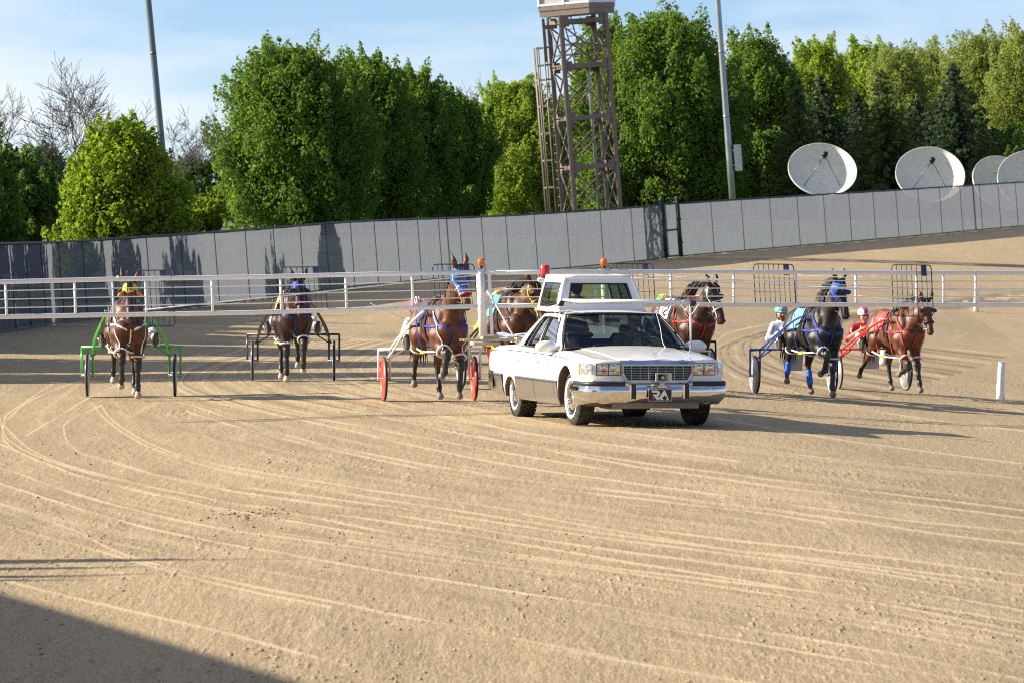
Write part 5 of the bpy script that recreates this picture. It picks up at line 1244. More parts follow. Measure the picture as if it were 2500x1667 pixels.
M_TUBEG = simple('grey_tube', (.07, .07, .07), .35, .4); M_GREENH = fabric('green_helmet', (.10, .55, .06), .3); M_BLUET = simple('blue_tube', (.02, .08, .42), .3, .1, coat=.4)
M_REDT = simple('red_tube', (.62, .02, .02), .3, .1, coat=.4); M_WHITEB = fabric('white_blue_cloth', (.60, .64, .78)); M_REDK = fabric('dark_red_cloth', (.45, .015, .03))
RIGS = [
 dict(name=1, axle=((320-1250)/F*87.0, 87.0), yaw=R(1), hyaw=R(7), coat='bay', fr='mid', hr='swing', fl='stance', hl='under', poll=(.94, -.02, 1.74), hdir=(.42, -.03, -.90), hood=M_YEL, hoodlen=.20, blinkm=M_ORANGE, bridle=M_NAVY, strap=M_WHITE,
      cloth=M_NAVY, hobble=M_WHITE, hanger=M_WHITE, hoof=4, seed=1, tube=M_GREENS, disc=M_GREYD, label='bay horse in a yellow hood pulling the green sulky, farthest left', slabel='green framed sulky at the far left', dlabel='driver hidden behind the yellow hooded horse, only boots showing',
      shirt=M_GREENS, helm=M_GREENS, helm2=M_WHITE, boot=M_BLACK),
 dict(name=2, axle=((716-1250)/F*93.5, 93.5), yaw=R(1.5), hyaw=R(5), coat='dark_bay', fr='stance', hr='under', fl='mid', hl='swing', poll=(.98, .02, 1.64), hdir=(.45, .05, -.88), hood=M_BLUE, hoodlen=.16, blinkm=M_BLACK, bridle=M_BLUE, strap=M_BLUE,
      cloth=M_YEL, hobble=M_WHITE, hanger=M_BLACK, hoof=4, seed=2, tube=M_TUBEG, disc=M_GREYD, label='dark bay horse in blue bridle and breast strap, second from the left', slabel='dark grey sulky behind the dark bay horse with blue straps', dlabel='driver hidden behind the dark bay horse, second from the left',
      shirt=M_YEL, helm=M_BLUEL, helm2=M_WHITE, boot=M_BLACK, noseband=M_RED),
 dict(name=3, axle=((1048-1250)/F*83.6, 83.6), yaw=R(8), hyaw=R(9), coat='red_bay', fr='high', hr='swing', fl='low', hl='under', poll=(.95, .0, 1.94), hdir=(.40, .16, -.90), hood=M_BLUEL, hoodlen=.30, blinkm=M_BLUEL, bridle=M_WHITE, strap=M_BLUE, hoff=-.02,
      cloth=M_NAVY, hobble=M_WHITE, hanger=M_WHITE, seed=3, tube=M_WPAINT, disc=M_REDG, label='tall red bay horse with blue hood left of the gate post', slabel='white sulky with solid red wheel discs', dlabel='driver with magenta striped helmet leaning out left of the tall red bay horse',
      shirt=M_RED, shirt2=M_WHITE, helm=M_PINK, helm2=M_WHITE, hy=-.14, noseband=M_RED, wind=(-.3, .9, .2)),
 dict(name=4, axle=((1229-1250)/F*89.0, 89.0), yaw=R(12), hyaw=R(5), coat='bay', fr='stance', hr='under', fl='mid', hl='swing', poll=(.98, .05, 1.62), hdir=(.45, .20, -.85), blinkm=M_BLACK, bridle=M_YEL, strap=M_BLACK, hoff=-.17,
      cloth=M_TEAL, hobble=M_YEL, hanger=M_BLACK, seed=4, tube=M_BLACK, disc=M_GREYD, label='bay horse with yellow bridle straps partly hidden by the white car', slabel='black sulky mostly hidden behind the white car and its gate post', dlabel='driver with cream and yellow spotted helmet behind the gate',
      shirt=M_BLACK, shirt2=M_YEL, helm=M_CREAM, helm2=M_YEL, ear=0, wind=(-.5, -.9, .3)),
 dict(name=5, axle=((1638-1250)/F*89.0, 89.0), yaw=R(16), hyaw=R(8), hoff=-.20, coat='brown', fr='stance', hr='under', fl='stance', hl='stance', poll=(.95, .0, 1.66), hdir=(.38, .20, -.84), hood=M_BLACK, hoodlen=.24, ear=1, blinkm=M_BLACK, bridle=M_WHITE, strap=M_RED, scale=.97,
      cloth=M_WHITE, num='5', numm=M_BLACK, hobble=M_WHITE, hanger=M_BLACK, seed=5, tube=M_BLACK, disc=M_GREYD, label='brown horse with black ear hood and red breast straps right of the car roof', slabel='sulky hidden behind the right half of the white car', dlabel='driver with green and yellow helmet and blue goggles beside the car windscreen',
      shirt=M_YEL, shirt2=M_BLACK, helm=M_GREENH, helm2=M_YEL, lens=M_BLUE, wind=(-.6, -.8, .3)),
 dict(name=6, axle=((1938-1250)/F*89.5, 89.5), yaw=R(12), hyaw=R(8), coat='black', fr='high', hr='swing', fl='stance', hl='under', poll=(.92, .02, 1.90), hdir=(.38, .13, -.87), hood=M_BLUEL, hoodlen=.24, blinkm=M_BLUE, bridle=M_BLUE, strap=M_BLUE, scale=.94,
      cloth=M_LBLUE, num='6', hobble=M_WHITE, hanger=M_BLUE, bandage=M_BLUEL, seed=6, tube=M_BLUET, disc=M_GREYD, label='black horse in a bright blue hood with blue leg bandages', slabel='blue framed sulky with grey wheel discs behind the black horse', dlabel='bearded driver with light blue helmet and white and blue jacket',
      shirt=M_WHITE, shirt2=M_WHITEB, helm=M_LBLUE, helm2=M_GREY, beard=True, collar=M_BLUEL, forearm=0, wind=(-.5, -.3, .3), hy=-.10),
 dict(name=7, axle=((2128-1250)/F*94.5, 94.5), yaw=R(16), hyaw=R(7), coat='red_bay', fr='fold', hr='kick', fl='reach', hl='under', poll=(.96, .08, 1.66), hdir=(.42, .02, -.88), hood=None, blinkm=M_BLACK, bridle=M_BLACK, strap=M_RED, scale=.91,
      cloth=M_RED, num='7', hobble=M_WHITE, hanger=M_RED, seed=7, tube=M_REDT, disc=M_GREYD, label='reddish bay horse with red harness, farthest right', slabel='red framed sulky at the far right', dlabel='driver with white and red helmet and red and black jacket',
      shirt=M_RED, shirt2=M_REDK, helm=M_WHITE, helm2=M_PINK, collar=M_WHITE, glove=M_ORANGE, forearm=0, noseband=M_BLACK, printm=M_WHITE, **{'raise': -1}),
]
# ================================================================ THE GATE CAR
def car_paint():
    m = mat('car_white'); g = NT(m); o = g.n('ShaderNodeOutputMaterial'); p = g.n('ShaderNodeBsdfPrincipled', i_Roughness=.28); g.l(p.outputs[0], o.inputs[0])
    p.inputs['Coat Weight'].default_value = .6; p.inputs['Coat Roughness'].default_value = .06
    tc = g.n('ShaderNodeTexCoord'); sx = g.n('ShaderNodeSeparateXYZ'); g.l(tc.outputs['Object'], sx.inputs[0])
    nz = g.n('ShaderNodeTexNoise', i_Scale=3.5, i_Detail=9.0, i_Roughness=.7); g.l(tc.outputs['Object'], nz.inputs['Vector'])
    hr = g.n('ShaderNodeMapRange'); hr.inputs['From Min'].default_value = .95; hr.inputs['From Max'].default_value = .35; hr.inputs['To Max'].default_value = .50; g.l(sx.outputs['Z'], hr.inputs['Value'])
    nr = g.n('ShaderNodeMapRange'); nr.inputs['From Min'].default_value = .42; nr.inputs['From Max'].default_value = .72; g.l(nz.outputs['Fac'], nr.inputs['Value'])
    mu = g.n('ShaderNodeMath', operation='MULTIPLY'); g.l(hr.outputs[0], mu.inputs[0]); g.l(nr.outputs[0], mu.inputs[1])
    mx = g.n('ShaderNodeMix', data_type='RGBA'); g.l(mu.outputs[0], mx.inputs['Factor']); mx.inputs[6].default_value = (.80, .80, .79, 1); mx.inputs[7].default_value = (.42, .36, .27, 1); g.l(mx.outputs[2], p.inputs['Base Color'])
    return m
def glass_material(name, tint, refl=1.0):
    m = mat(name); g = NT(m); o = g.n('ShaderNodeOutputMaterial'); tr = g.n('ShaderNodeBsdfTransparent'); tr.inputs[0].default_value = rgba(tint)
    gl = g.n('ShaderNodeBsdfGlossy', i_Roughness=.02); fr = g.n('ShaderNodeFresnel', i_IOR=1.62); ms = g.n('ShaderNodeMixShader')
    mm = g.n('ShaderNodeMath', operation='MULTIPLY'); mm.use_clamp = True; g.l(fr.outputs[0], mm.inputs[0]); mm.inputs[1].default_value = refl
    g.l(mm.outputs[0], ms.inputs[0]); g.l(tr.outputs[0], ms.inputs[1]); g.l(gl.outputs[0], ms.inputs[2]); g.l(ms.outputs[0], o.inputs[0]); return m
M_CAR = car_paint(); M_CHROME = simple('chrome', (.72, .72, .72), .07, 1.0, var=.03, dirt=(.45, .38, .28), dirt_amt=.16)
M_CHROMED = simple('side_chrome', (.50, .51, .53), .22, .95, var=.05, dirt=(.42, .34, .24), dirt_amt=.35)
M_GLASS = glass_material('window_glass', (.62, .72, .72), .75); M_GLASSS = glass_material('side_glass', (.5, .58, .6), 2.4); M_GLASSC = glass_material('cab_glass', (.55, .66, .52), 1.0)
M_TRIM = simple('black_trim', (.015, .015, .018), .5); M_TIRE = simple('tyre_rubber', (.022, .021, .020), .85, bump=.3, dirt=(.20, .155, .10), dirt_amt=.5)
M_WWALL = simple('white_wall', (.66, .64, .60), .6); M_HEAD = simple('lamp_glass', (.50, .52, .53), .08, .55, var=.5, vscale=22); M_AMBER = simple('amber_lens', (.85, .28, .02), .2)
M_SEAT = simple('car_seat', (.07, .09, .13), .8); M_DASH = simple('dashboard', (.02, .025, .03), .7); M_UNDER = simple('underbody', (.10, .075, .05), .9)
M_REDL = simple('red_lens', (.75, .012, .012), .18, coat=.6); M_ORL = simple('orange_lens', (.80, .13, .012), .15, var=.35, vscale=30, coat=.6)
M_GW = simple('gate_white', (.78, .78, .77), .35, coat=.3, var=.04, dirt=(.55, .47, .36), dirt_amt=.2)
M_SHIRT = fabric('grey_shirt', (.20, .24, .20)); M_NAVYS = fabric('navy_shirt', (.05, .055, .10)); M_CAP = fabric('khaki_cap', (.5, .5, .38)); M_PLATE = simple('plate_black', (.02, .016, .018), .4)

CAR_YAW = math.atan2(.228, .974)+R(.6); CAR_O = (1.283, 76.4)
def ip(x, xs, ys): return float(np.interp(x, xs, ys))
XS = [-3.10,-3.04,-2.92,-2.7,-2.2,-1.75,-.9,0,.85,1.2,1.8,2.2,2.30,2.37,2.42,2.45,2.48,2.498]
HWD = [.80,.89,.935,.955,.975,.985,.99,.99,.99,.985,.975,.96,.945,.92,.885,.76,.60,.42]
BELT = [.80,.86,.90,.925,.945,.955,.955,.95,.945,.935,.905,.875,.867,.862,.858,.855,.852,.850]
CENT = [.83,.89,.935,.965,.985,.99,.975,.975,1.015,1.00,.955,.91,.896,.884,.875,.868,.860,.855]
ZBOT = [.42,.34,.30,.27,.25,.24,.24,.24,.24,.24,.25,.28,.29,.30,.31,.32,.33,.34]
def car_section(x):
    w = ip(x, XS, HWD); b = ip(x, XS, BELT); c = ip(x, XS, CENT); z0 = ip(x, XS, ZBOT)
    ft = .022 if x > .8 else 0.012    # fender crown above the bonnet line
    return [(0, z0), (w*.80, z0), (w*.955, z0+.03), (w*.985, .40), (w*.995, .56), (w, .60), (w, .68), (w*.992, b-.10), (w*.975, b-.045), (w*.93, b-.008), (w*.86, b+ft), (w*.76, b+ft+.004),
            (w*.68, b+(c-b)*.45+ft*.4), (w*.50, b+(c-b)*.85), (w*.25, c), (0, c)]
def bool_cut(ob, cutters):
    for c in cutters:
        md = ob.modifiers.new('cut', 'BOOLEAN'); md.operation = 'DIFFERENCE'; md.object = c; md.solver = 'EXACT'
    dg = bpy.context.evaluated_depsgraph_get(); me = bpy.data.meshes.new_from_object(ob.evaluated_get(dg)); ob.modifiers.clear(); ob.data = me
    for c in cutters: bpy.data.objects.remove(c)
def car_wheel(root, x, s, steer=0, knobby=False):
    r = .355; w = empty('wheel', (x, s*.785, r), (0, 0, steer)); w.parent = root; T = Matrix.Rotation(-s*math.pi/2, 4, 'X')   # local z outward
    hw = .118; mb = MB(); prof = [(.20,hw*.72),(.235,hw*.96),(.30,hw*1.02),(r-.022,hw*.93),(r-.005,hw*.78)]
    for k, zz in enumerate(np.linspace(.74, -.74, 17)): prof.append((r if (k//2) % 2 == 0 else r-.011, hw*zz))
    prof += [(r-.005,-hw*.78),(r-.022,-hw*.93),(.30,-hw*1.02),(.235,-hw*.96),(.20,-hw*.72)]
    mb.lathe(prof, T, 48)
    if knobby:
        for k in range(30):
            for j in range(5):
                a = 2*math.pi*(k+.5*(j % 2))/30; zz = (-.82+.41*j)*hw; P_ = T@Vector((math.cos(a)*(r+.001), math.sin(a)*(r+.001), zz)); M_ = (T.to_3x3()@Matrix.Rotation(a, 3, 'Z'))
                mb.box(P_, (.024,.046,.038), M=M_)
    mb.build('tyre', M_TIRE, w)
    mb = MB(); mb.lathe([(.228,hw*.97),(.262,hw*1.06),(.266,hw*1.05)], T, 48); mb.build('white_wall', M_WWALL, w)
    mb = MB(); mb.lathe([(.215,hw*.3),(.222,hw*.95),(.212,hw*1.0),(.195,hw*.86),(.180,hw*.80),(.165,hw*.90),(.150,hw*.92),(.10,hw*.98),(.088,hw*1.05),(.05,hw*1.10),(.001,hw*1.12)], T, 48); mb.build('hub_cap', M_CHROME, w)
    mb = MB()
    for k in range(28):
        a = 2*math.pi*k/28; P_ = T@Vector((math.cos(a)*.172, math.sin(a)*.172, hw*.84)); mb.box(P_, (.034,.013,.02), M=T.to_3x3()@Matrix.Rotation(a, 3, 'Z'))
    mb.lathe([(.06,hw*1.112),(.065,hw*1.12),(.07,hw*1.10)], T, 24); mb.build('vent_ring', M_TRIM, w)
    mb = MB(); mb.lathe([(.001,-.05),(.20,-.06),(.205,.02),(.001,.03)], T, 20); mb.build('brake', M_UNDER, w)

def build_car():
    z = ground_z(*CAR_O)+.0; root = empty('car', (CAR_O[0], CAR_O[1], z), (R(-.3), 0, CAR_YAW-math.pi/2), label='white starting gate sedan with chrome bumper and a glazed cab on its roof', cat='car')
    V = Vector
    # ---- lower body, closed loft
    xs = sorted(set(XS + list(np.linspace(-2.9, 2.3, 40)))); mb = MB(); ring = []
    for x in xs:
        h = car_section(x); ring.append([V((x, -y, zz)) for y, zz in h] + [V((x, y, zz)) for y, zz in h[-2:0:-1]])
    n = len(ring[0]); mb.grid(ring, 0, True, closed=True); b = len(mb.v); mb.add(ring[0], [tuple(range(n))]); mb.add(ring[-1], [tuple(range(n-1, -1, -1))])
    import bmesh
    ob = mb.build('body', [M_CAR, M_UNDER], root); bm = bmesh.new(); bm.from_mesh(ob.data); bmesh.ops.remove_doubles(bm, verts=bm.verts, dist=1e-5); bmesh.ops.recalc_face_normals(bm, faces=bm.faces); bm.to_mesh(ob.data); bm.free()
    ob.parent = None; cut = []
    for s in (-1, 1):
        for (x, zc, r) in ((1.543, .36, .425), (-1.543, .15, .40)):
            c = MB(); c.lathe([(.001,-.25),(r,-.25),(r,.25),(.001,.25)], Matrix.Translation((x, s*.86, zc)) @ Matrix.Rotation(math.pi/2, 4, 'X'), 48, sm=True); cut.append(c.build('cutter', M_UNDER))
    c = MB(); c.box((-.35, 0, .99), (2.2, 1.62, .9)); cut.append(c.build('cutter', M_DASH))   # cabin opening
    bool_cut(ob, cut); ob.parent = root; me = ob.data
    while len(me.materials) < 2: me.materials.append(M_UNDER)
    me.materials[0] = M_CAR; me.materials[1] = M_UNDER
    for p in me.polygons:
        c_ = p.center; inw = abs(c_.y) < .90 and any((c_.x-x)**2+(c_.z-zc)**2 < (r+.012)**2 and abs(c_.y) > .58 for x, zc, r in ((1.543,.36,.425),(-1.543,.15,.40)))
        incab = abs(c_.x+.35) < 1.105 and abs(c_.y) < .815 and c_.z > .5 and c_.z < .9700 and (abs(c_.y) < .8 or abs(p.normal.y) > .9) and c_.z < .94
        p.material_index = 1 if (inw or incab or p.normal.z < -.9) else 0
        p.use_smooth = not (inw or incab)
    # door gaps and belt line
    def side_pt(x, zz, s, off=.002):
        h = car_section(x); ys = [a for a, b_ in h[3:11]]; zs = [b_ for a, b_ in h[3:11]]; return V((x, s*(float(np.interp(zz, zs, ys))+off), zz))
    for s in (-1, 1):
        for x0 in (.98, -.12, -1.18):
            mb = MB(); mb.strap([side_pt(x0+(.0 if zz > .6 else 0), zz, s, 0) for zz in np.linspace(.36, .93, 9)], [V((0, s, 0))]*9, .010, .0025); mb.build('door_gap', M_TRIM, root)
        mb = MB(); mb.strap([side_pt(x, ip(x, XS, BELT)-.052, s, .001) for x in np.linspace(1.55, -2.9, 30)], [V((0, s, 0))]*30, .010, .004); mb.build('belt_line', M_TRIM, root)
        for x0 in (.05, -1.05):
            mb = MB(); p = side_pt(x0, .80, s, .012); mb.box(p, (.16,.03,.035), bev=.01); mb.build('door_handle', M_CAR, root)
        mb = MB(); p = side_pt(.62, .76, s, .006); mb.tube([p, p+V((.015,0,0))], .012, 8); mb.build('door_lock', M_CHROME, root)
        # chrome rocker cladding in three pieces between the wheel openings
        for (x0, x1) in ((1.13, .98), (.97, -.11), (-.13, -1.16), (-1.95, -2.55), (-2.57, -3.03), (2.44, 1.965)):
            G_ = []
            for x in np.linspace(x0, x1, 6):
                w = ip(x, XS, HWD); zb = ip(x, XS, ZBOT)+.015; G_.append([V((x, s*(w*.955+.006), zb)), V((x, s*(w*.985+.011), .35)), V((x, s*(w*.99+.013), .44)), V((x, s*(w+.018), .535)), V((x, s*(w+.018), .565)), V((x, s*(w+.002), .575))])
            mb = MB(); mb.grid(G_); mb.build('rocker_panel', M_CHROMED, root)
        # wheel opening lip at the front
        mb = MB(); pts = []
        for a in np.linspace(-.05, math.pi+.05, 24):
            x = 1.543+.432*math.cos(a); zz = .36+.432*math.sin(a); zz = max(zz, .30); p = side_pt(x, zz, s, .002) if zz > .4 else V((x, s*(ip(x, XS, HWD)*.985), zz)); pts.append(p)
        mb.tube(pts, .010, 6); mb.build('arch_lip', M_CAR, root)
    # ---- front end
    def fx(y): return 2.505 - .10*(abs(y)/.93)**3     # plan curve of the nose
    mb = MB(); hw = .465       # grille
    gp = [(-hw,.82),(hw,.82),(hw,.70),(hw-.05,.615),(hw-.10,.598),(-hw+.10,.598),(-hw+.05,.615),(-hw,.70)]
    mb.prism(gp, 2.44, 2.512, lambda u, v, w: V((w, u, v))); mb.build('grille_back', M_TRIM, root)
    mb = MB()
    for k in range(len(gp)):
        a, b_ = gp[k], gp[(k+1) % len(gp)]; mb.bar((2.535, a[0], a[1]), (2.535, b_[0], b_[1]), .016, .03)
    for k in range(1, 8): u = -hw+2*hw*k/8; mb.bar((2.53, u, .60), (2.53, u, .82), .0055, .012)
    for k in range(1, 10): v = .598+.222*k/10; e = hw-(.0 if v > .70 else (.70-v)*.75); mb.bar((2.527, -e, v), (2.527, e, v), .008, .0028)
    mb.build('grille', simple('grille_metal', (.42, .44, .47), .28, 1.0), root)
    mb = MB(); G_ = []
    for y in np.linspace(-.50, .50, 21):
        rise = .012*max(0, 1-abs(y)/.16); G_.append([V((2.50, y, .875+rise*.7)), V((2.53, y, .862+rise)), V((2.548, y, .845+rise)), V((2.55, y, .823))])
    mb.grid(G_); mb.build('grille_header', M_CHROME, root)
    tcv = bpy.data.curves.new('script', 'FONT'); tcv.body = 'Cadillac'; tcv.size = .045; tcv.extrude = .001; tcv.shear = .4; to = bpy.data.objects.new('t', tcv); C.objects.link(to)
    dg = bpy.context.evaluated_depsgraph_get(); tme = bpy.data.meshes.new_from_object(to.evaluated_get(dg)); bpy.data.objects.remove(to)
    tme.materials.append(M_TRIM); to = link('name_script', tme, root); to.matrix_local = Matrix(((0,0,1,2.553),(1,0,0,.27),(0,1,0,.832),(0,0,0,1)))
    for s in (-1, 1):
        hl = MB(); pts = [(y, z_) for y, z_ in ((.49,.685),(.80,.685),(.80,.83),(.49,.83))]
        hl.prism([(s*a, b_) for a, b_ in pts], -.05, .012, lambda u, v, w: V((fx(u)+w, u, v))); o = hl.build('headlight', M_HEAD, root)
        mb = MB(); mb.box((fx(.64)+.016, s*.64, .738), (.006,.30,.008)); 
        for y in (.49,.645,.80): mb.box((fx(y)+.012, s*y, .757), (.01,.008,.145))
        for zz in (.685,.832): mb.bar((fx(.49)+.012, s*.485, zz), (fx(.81)+.012, s*.81, zz), .010)
        mb.build('lamp_frame', M_TRIM, o)
        mb = MB(); mb.ball((fx(.57)+.005, s*.575, .785), (.012,.045,.032)); mb.ball((fx(.72)+.005, s*.72, .785), (.012,.045,.032)); mb.build('reflector', M_CHROME, o)
        mb = MB(); mb.box((fx(.55)+.012, s*.525, .711), (.01,.05,.036)); mb.box((fx(.70)+.012, s*.70, .711), (.01,.06,.036)); mb.build('turn_signal', M_AMBER, o)
        mb = MB(); G_ = []
        for t in np.linspace(0, 1, 6):
            x = 2.435-.21*t; y = (ip(x, XS, HWD)+.004) if x < 2.415 else .84
            G_.append([V((x, s*y, .685)), V((x+.006, s*(y+.006), .757)), V((x, s*y, .832))])
        mb.grid(G_); o2 = mb.build('corner_lamp', M_HEAD, root)
        mb = MB(); mb.box((2.215, s*.962, .758), (.045,.012,.145)); mb.build('side_marker', M_AMBER, o2)
    mb = MB(); G_ = []      # body colour panel below lamps already part of the body; lip over the bumper
    mb.box((2.42, 0, .612), (.20, 1.74, .03), bev=.01); mb.build('valance', M_CAR, root)
    # bumper: profile swept round the nose
    plan = [(2.0,.985),(2.25,.975),(2.42,.945),(2.52,.88),(2.575,.74),(2.61,.45),(2.62,0)]
    full = plan + [(a, -b_) for a, b_ in plan[-2::-1]]; full = smooth_path([(a, b_, 0) for a, b_ in full], 4)
    prof = [(-.01,.60,1),(.012,.597,1),(.014,.552,1),(.005,.548,0),(.018,.53,0),(.020,.46,0),(.008,.40,0),(-.04,.345,0),(-.09,.325,0)]
    mb = MB(); G_ = []
    for i, p in enumerate(full):
        t = (full[min(i+1, len(full)-1)]-full[max(i-1, 0)]).normalized(); nn = V((t.y, -t.x, 0)); nn = -nn if nn.x < 0 and abs(p.y) < .9 else nn
        if nn.dot(V((p.x-1.6, p.y, 0))) < 0: nn = -nn
        dip = .028 if abs(p.y) < .40 else 0
        G_.append([p+nn*o_+V((0, 0, zz-(dip if i_ < 3 else 0))) for i_, (o_, zz, _) in enumerate(prof)])
    mb.grid([g[3:] for g in G_]); bo = mb.build('bumper', M_CHROME, root)
    mb = MB(); lft = [g[:4] for g, p in zip(G_, full) if p.y > .42]; rgt = [g[:4] for g, p in zip(G_, full) if p.y < -.42]; mid = [g[:4] for g, p in zip(G_, full) if abs(p.y) <= .47]
    mb.grid(lft); mb.grid(rgt); mb.build('rub_strip', M_TRIM, bo); mb = MB(); mb.grid(mid); mb.build('bumper_top', M_CHROME, bo)
    for s in (-1, 1):
        mb = MB(); mb.box((2.655, s*.36-.0, .475), (.06,.085,.215), bev=.02); mb.build('overrider', M_CHROME, bo); mb = MB(); mb.box((2.69, s*.36, .48), (.012,.062,.19), bev=.005); mb.build('overrider_pad', M_TRIM, bo)
    mb = MB(); mb.box((2.44, 0, .30), (.06, 1.16, .10)); mb.build('air_dam', simple('dam_grey', (.22,.20,.175), .7), root)
    mb = MB(); mb.box((1.543, 0, .27), (.5, .30, .14), bev=.04); mb.box((2.1, -.45, .28), (.4, .4, .08), bev=.03); mb.tube([(1.5,-.65,.34),(1.5,.65,.34)], .035, 8); mb.tube([(-1.54,-.7,.33),(-1.54,.7,.33)], .045, 8); mb.ball((-1.54,0,.31), .13); mb.box((-.2,0,.25), (2.4,1.1,.06)); mb.build('underbody', M_UNDER, root)
    # plate with the RA letters, spade and diamond
    px_, pz = 2.672, .432; pc = 0.0
    pl = MB(); pl.box((px_, pc, pz), (.012,.315,.158), bev=.004); plo = pl.build('front_plate', M_PLATE, root)
    mb = MB()
    for (a, b_) in (((-.155,-.077),(.155,-.077)),((.155,-.077),(.155,.077)),((.155,.077),(-.155,.077)),((-.155,.077),(-.155,-.077))): mb.bar((px_+.008, pc+a[0], pz+a[1]), (px_+.008, pc+b_[0], pz+b_[1]), .005)
    mb.build('plate_border', M_WWALL, plo)
    def gl(poly, m_, name, o_=.0085, th_=.003):
        q = MB(); q.prism([((x-172)/345*.315, -(y-85)/172*.158) for x, y in poly], px_+o_-.002, px_+o_+th_, lambda u, v, w: V((w, pc+u, pz+v))); return q.build(name, m_, plo)
    M_LET = simple('plate_white', (.75,.75,.76), .5)
    gl([(42,20),(135,20),(165,40),(168,70),(148,95),(128,98),(176,130),(195,158),(130,158),(72,96),(60,76),(120,76),(130,66),(128,54),(118,50),(54,50)], M_LET, 'letter')
    gl([(130,158),(225,22),(245,22),(302,158),(255,158),(258,148),(272,140),(268,118),(236,90),(206,118),(203,140),(222,148),(216,158)], M_LET, 'letter')
    gl([(238,68),(262,96),(240,100),(230,112),(214,96)][:0] or [(236,100),(260,122),(258,136),(242,136),(250,150),(222,150),(230,136),(212,134),(212,120)], M_PLATE, 'spade', .012, .002)
    gl([(72,92),(96,128),(72,162),(46,128)], simple('plate_red', (.42,.03,.03), .5), 'diamond')
    # loudspeaker horn
    mb = MB(); yc, zc, xc = .035, .66, 2.60
    def rr(w_, h_, x_, k=5):
        P_ = []
        for cx, cy, a0 in ((1,1,0),(-1,1,90),(-1,-1,180),(1,-1,270)):
            for i in range(k):
                a = R(a0+90*i/(k-1)); rd = .25; P_.append(V((x_, yc+w_*(cx*(1-rd)+math.cos(a)*rd), zc+h_*(cy*(1-rd)+math.sin(a)*rd))))
        return P_
    mb.grid([rr(.105,.062,xc+.13), rr(.097,.056,xc+.13), rr(.055,.038,xc+.05), rr(.03,.026,xc-.02)], 0, True, closed=True)
    mb.grid([rr(.106,.063,xc+.13), rr(.104,.061,xc+.10), rr(.062,.045,xc+.04), rr(.045,.035,xc-.04)], 0, True, closed=True); hn = mb.build('loudspeaker', simple('horn_grey', (.48,.48,.47), .5), root)
    mb = MB(); mb.ball((xc+.075, yc, zc-.004), (.03,.022,.022)); mb.tube([(xc-.02,yc,zc),(xc+.07,yc,zc)], .012, 8); mb.build('horn_driver', M_WWALL, hn)
    mb = MB(); mb.box((xc+.045, yc, .572), (.07,.055,.04), bev=.008); mb.box((xc+.045, yc+.005, .54), (.09,.11,.035), bev=.008); mb.build('horn_bracket', M_WWALL, hn)
    # bonnet: shut lines, creases, ornament, wipers
    def top_z(x, y):
        h = car_section(x); ys = [a for a, b_ in h[9:]][::-1]; zs = [b_ for a, b_ in h[9:]][::-1]; return float(np.interp(abs(y), ys, zs))
    for s in (-1, 1):
        mb = MB(); pts = [V((x, s*(ip(x, XS, HWD)*.80), top_z(x, ip(x, XS, HWD)*.80)+.0)) for x in np.linspace(2.44, 1.0, 14)]; mb.strap(pts, [V((0,0,1))]*14, .008, .003); mb.build('bonnet_gap', M_TRIM, root)
        mb = MB(); pts = [V((x, s*(.47+.16*(2.45-x)/1.45), top_z(x, .47+.16*(2.45-x)/1.45)-.004)) for x in np.linspace(2.46, 1.02, 14)]; mb.tube(pts, .015, 8); mb.build('bonnet_crease', M_CAR, root)
    mb = MB(); G_ = []       # raised centre of the bonnet
    for x in np.linspace(2.50, 1.02, 12): G_.append([V((x, y*(.455+.16*(2.5-x)/1.48), top_z(x, y*(.455+.16*(2.5-x)/1.48))+.010+.010*(1-abs(y)))) for y in np.linspace(-1, 1, 11)])
    mb.grid(G_); mb.build('bonnet', M_CAR, root)
    mb = MB(); T = Matrix.Translation((2.40, 0, .945)) @ Matrix.Rotation(math.pi/2, 4, 'Y'); mb.lathe([(.026,-.004),(.032,-.004),(.032,.004),(.026,.004),(.026,-.004)], T, 24); mb.tube([(2.40,0,.89),(2.40,0,.915)], .006, 6)
    mb.prism([(-.012,.012),(.012,.012),(.012,-.002),(0,-.014),(-.012,-.002)], -.004, .004, lambda u, v, w: V((2.40+w, u, .947+v))); mb.build('bonnet_ornament', M_CHROME, root)
    for y in (-.45, .30):
        mb = MB(); mb.tube([(1.03,y,1.015),(1.0,y+.06,1.045),(.985,y+.50,1.035)], .008, 6); mb.tube([(1.03,y,1.01),(1.03,y,1.03)], .02, 8); mb.build('wiper', M_TRIM, root)
    # ---- greenhouse
    def Bt(u):  x = .93-2.72*u; return V((x, ip(x, [-1.79,-1.2,0,.6,.93], [.80,.865,.885,.885,.87]), ip(x, [-1.79,0,.93], [.965,.955,.965])))
    def Tp(u):  x = .24-1.34*u; return V((x, ip(x, [-1.10,-.5,.24], [.60,.665,.655]), ip(x, [-1.1,-.4,.24], [1.40,1.425,1.405])))
    def sd_(u, v, s, o=0): 
        p = Bt(u).lerp(Tp(u), v); p.y += .022*math.sin(math.pi*v)+o; return V((p.x, s*p.y, p.z))
    def patch(us, vs_, s, o=0): return [[sd_(u, v, s, o) for v in vs_] for u in us]
